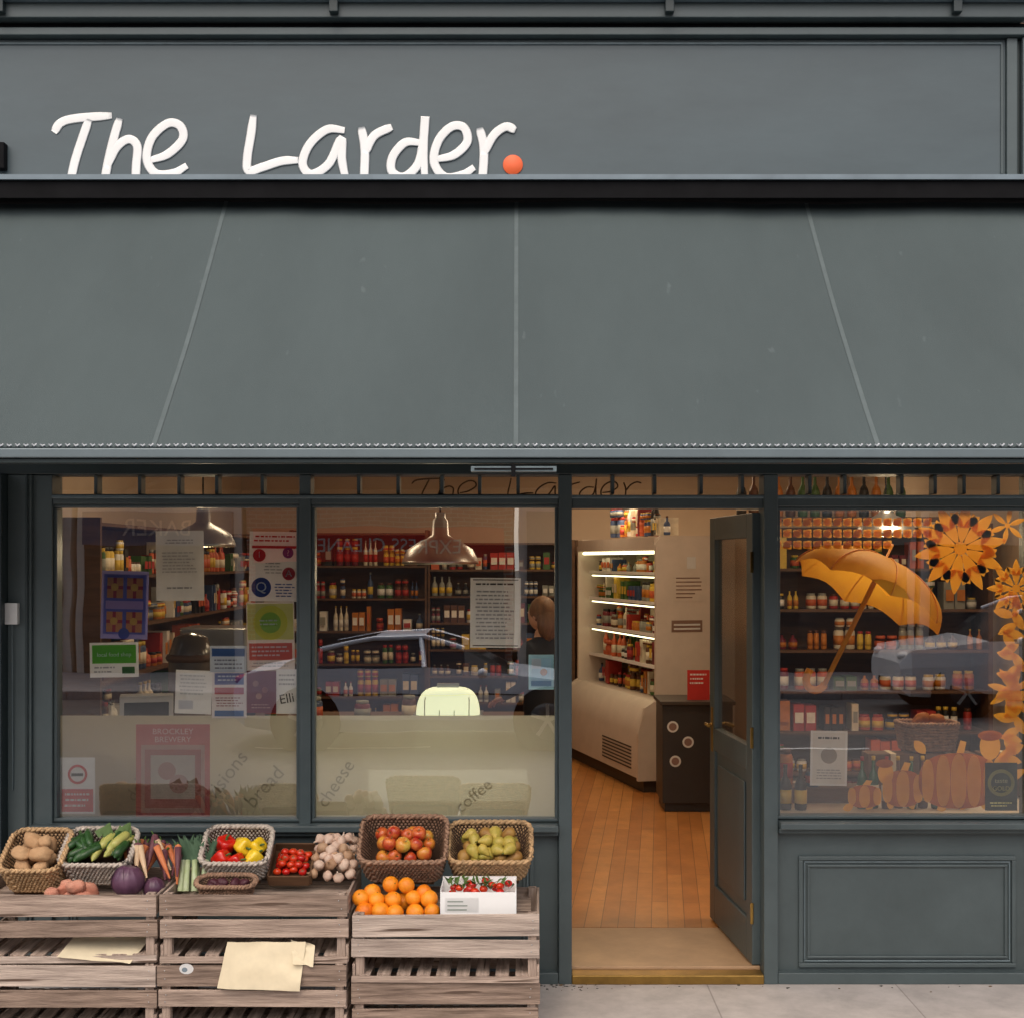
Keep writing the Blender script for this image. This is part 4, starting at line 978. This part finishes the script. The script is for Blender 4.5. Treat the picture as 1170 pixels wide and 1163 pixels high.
# ================================================================== OPPOSITE BUILDINGS
def opposite(x0,w,br,shopc,sign,zs=2.3,th=.42):
    b=MB(); y=-18
    b.box(x0,x0+w,y-8,y,0,6.6,0); b.box(x0-.02,x0+w+.02,y-.1,y+.12,6.6,6.8,1)
    n=max(2,int(w/2.4))
    for i in range(n):
        cx_=x0+(i+.5)*w/n
        for z0 in (4.0,):
            b.box(cx_-.6,cx_+.6,y+.001,y+.05,z0-.1,z0+1.9,1); b.box(cx_-.5,cx_+.5,y+.051,y+.06,z0,z0+1.8,2); b.box(cx_-.5,cx_+.5,y+.061,y+.08,z0+.88,z0+.93,1); b.box(cx_-.7,cx_+.7,y+.001,y+.12,z0-.2,z0-.101,1)
    b.box(x0+.15,x0+w-.15,y+.001,y+.18,zs,zs+.6,3); b.box(x0+.15,x0+w-.15,y+.001,y+.08,0,zs-.001,4)
    for i in range(n):
        cx_=x0+(i+.5)*w/n; b.box(cx_-w/n*.4,cx_+w/n*.4,y+.081,y+.09,.6,zs-.2,2)
    text(b,sign,-(x0+w/2),-(y+.19),zs+.18,th,5)
    k=len(_tc[sign][0])
    for q in range(len(b.v)-k,len(b.v)):
        vx,vy,vz=b.v[q]; b.v[q]=(-vx,-vy,vz)
    b.obj('brick_building',[br,WHITE,DG,shopc,PAINTD,pm((214,206,196))])
BR2=brickmat('red_brick',c(170,110,88),c(150,92,74),c(170,160,146),.225,.075,.01)
CRS=mat('cream_stucco',c(226,220,206),.8,.08,1)
opposite(-16,7.9,CRS,pm((60,80,110)),'CAFE'); opposite(-8.0,3.0,CRS,pm((90,110,140)),'BAKER'); opposite(-4.9,4.8,BR2,pm((220,40,36)),'EXPRESS CLEANERS',2.0,.34); opposite(0,7.2,CRS,pm((150,160,150)),'FLORIST'); opposite(7.3,9,CRS,pm((190,180,160)),'BOOKS')
# ================================================================== LIGHT / WORLD / CAMERA (soft overcast)
el,az=math.radians(54),math.radians(190)
w=bpy.data.worlds.new('World'); scene.world=w; w.use_nodes=True; nt=w.node_tree
sk=nt.nodes.new('ShaderNodeTexSky'); sk.sky_type='NISHITA'; sk.sun_disc=False; sk.sun_elevation=el; sk.sun_rotation=az; sk.dust_density=6; sk.ozone_density=.6; sk.air_density=1
nt.links.new(sk.outputs[0],nt.nodes['Background'].inputs[0]); nt.nodes['Background'].inputs[1].default_value=.15
sd=Vector((math.sin(az)*math.cos(el),math.cos(az)*math.cos(el),math.sin(el)))
l=bpy.data.lights.new('sun','SUN'); l.energy=2.0; l.angle=math.radians(110); l.color=(1,.97,.92)
o=bpy.data.objects.new('sun',l); scene.collection.objects.link(o); o.rotation_euler=sd.to_track_quat('Z','Y').to_euler(); o.location=(0,-5,12)
cam=bpy.data.cameras.new('camera'); co=bpy.data.objects.new('camera',cam); scene.collection.objects.link(co); scene.camera=co
co.location=(0,-D,CZ); co.rotation_euler=(math.radians(90),0,0)
cam.sensor_width=36; cam.lens=36*D/(1170*S); cam.shift_x=-7/1170; cam.shift_y=58.5/1170; cam.clip_end=600; cam.clip_start=.05
scene.view_settings.view_transform='Standard'; scene.view_settings.look='None'; scene.view_settings.exposure=0
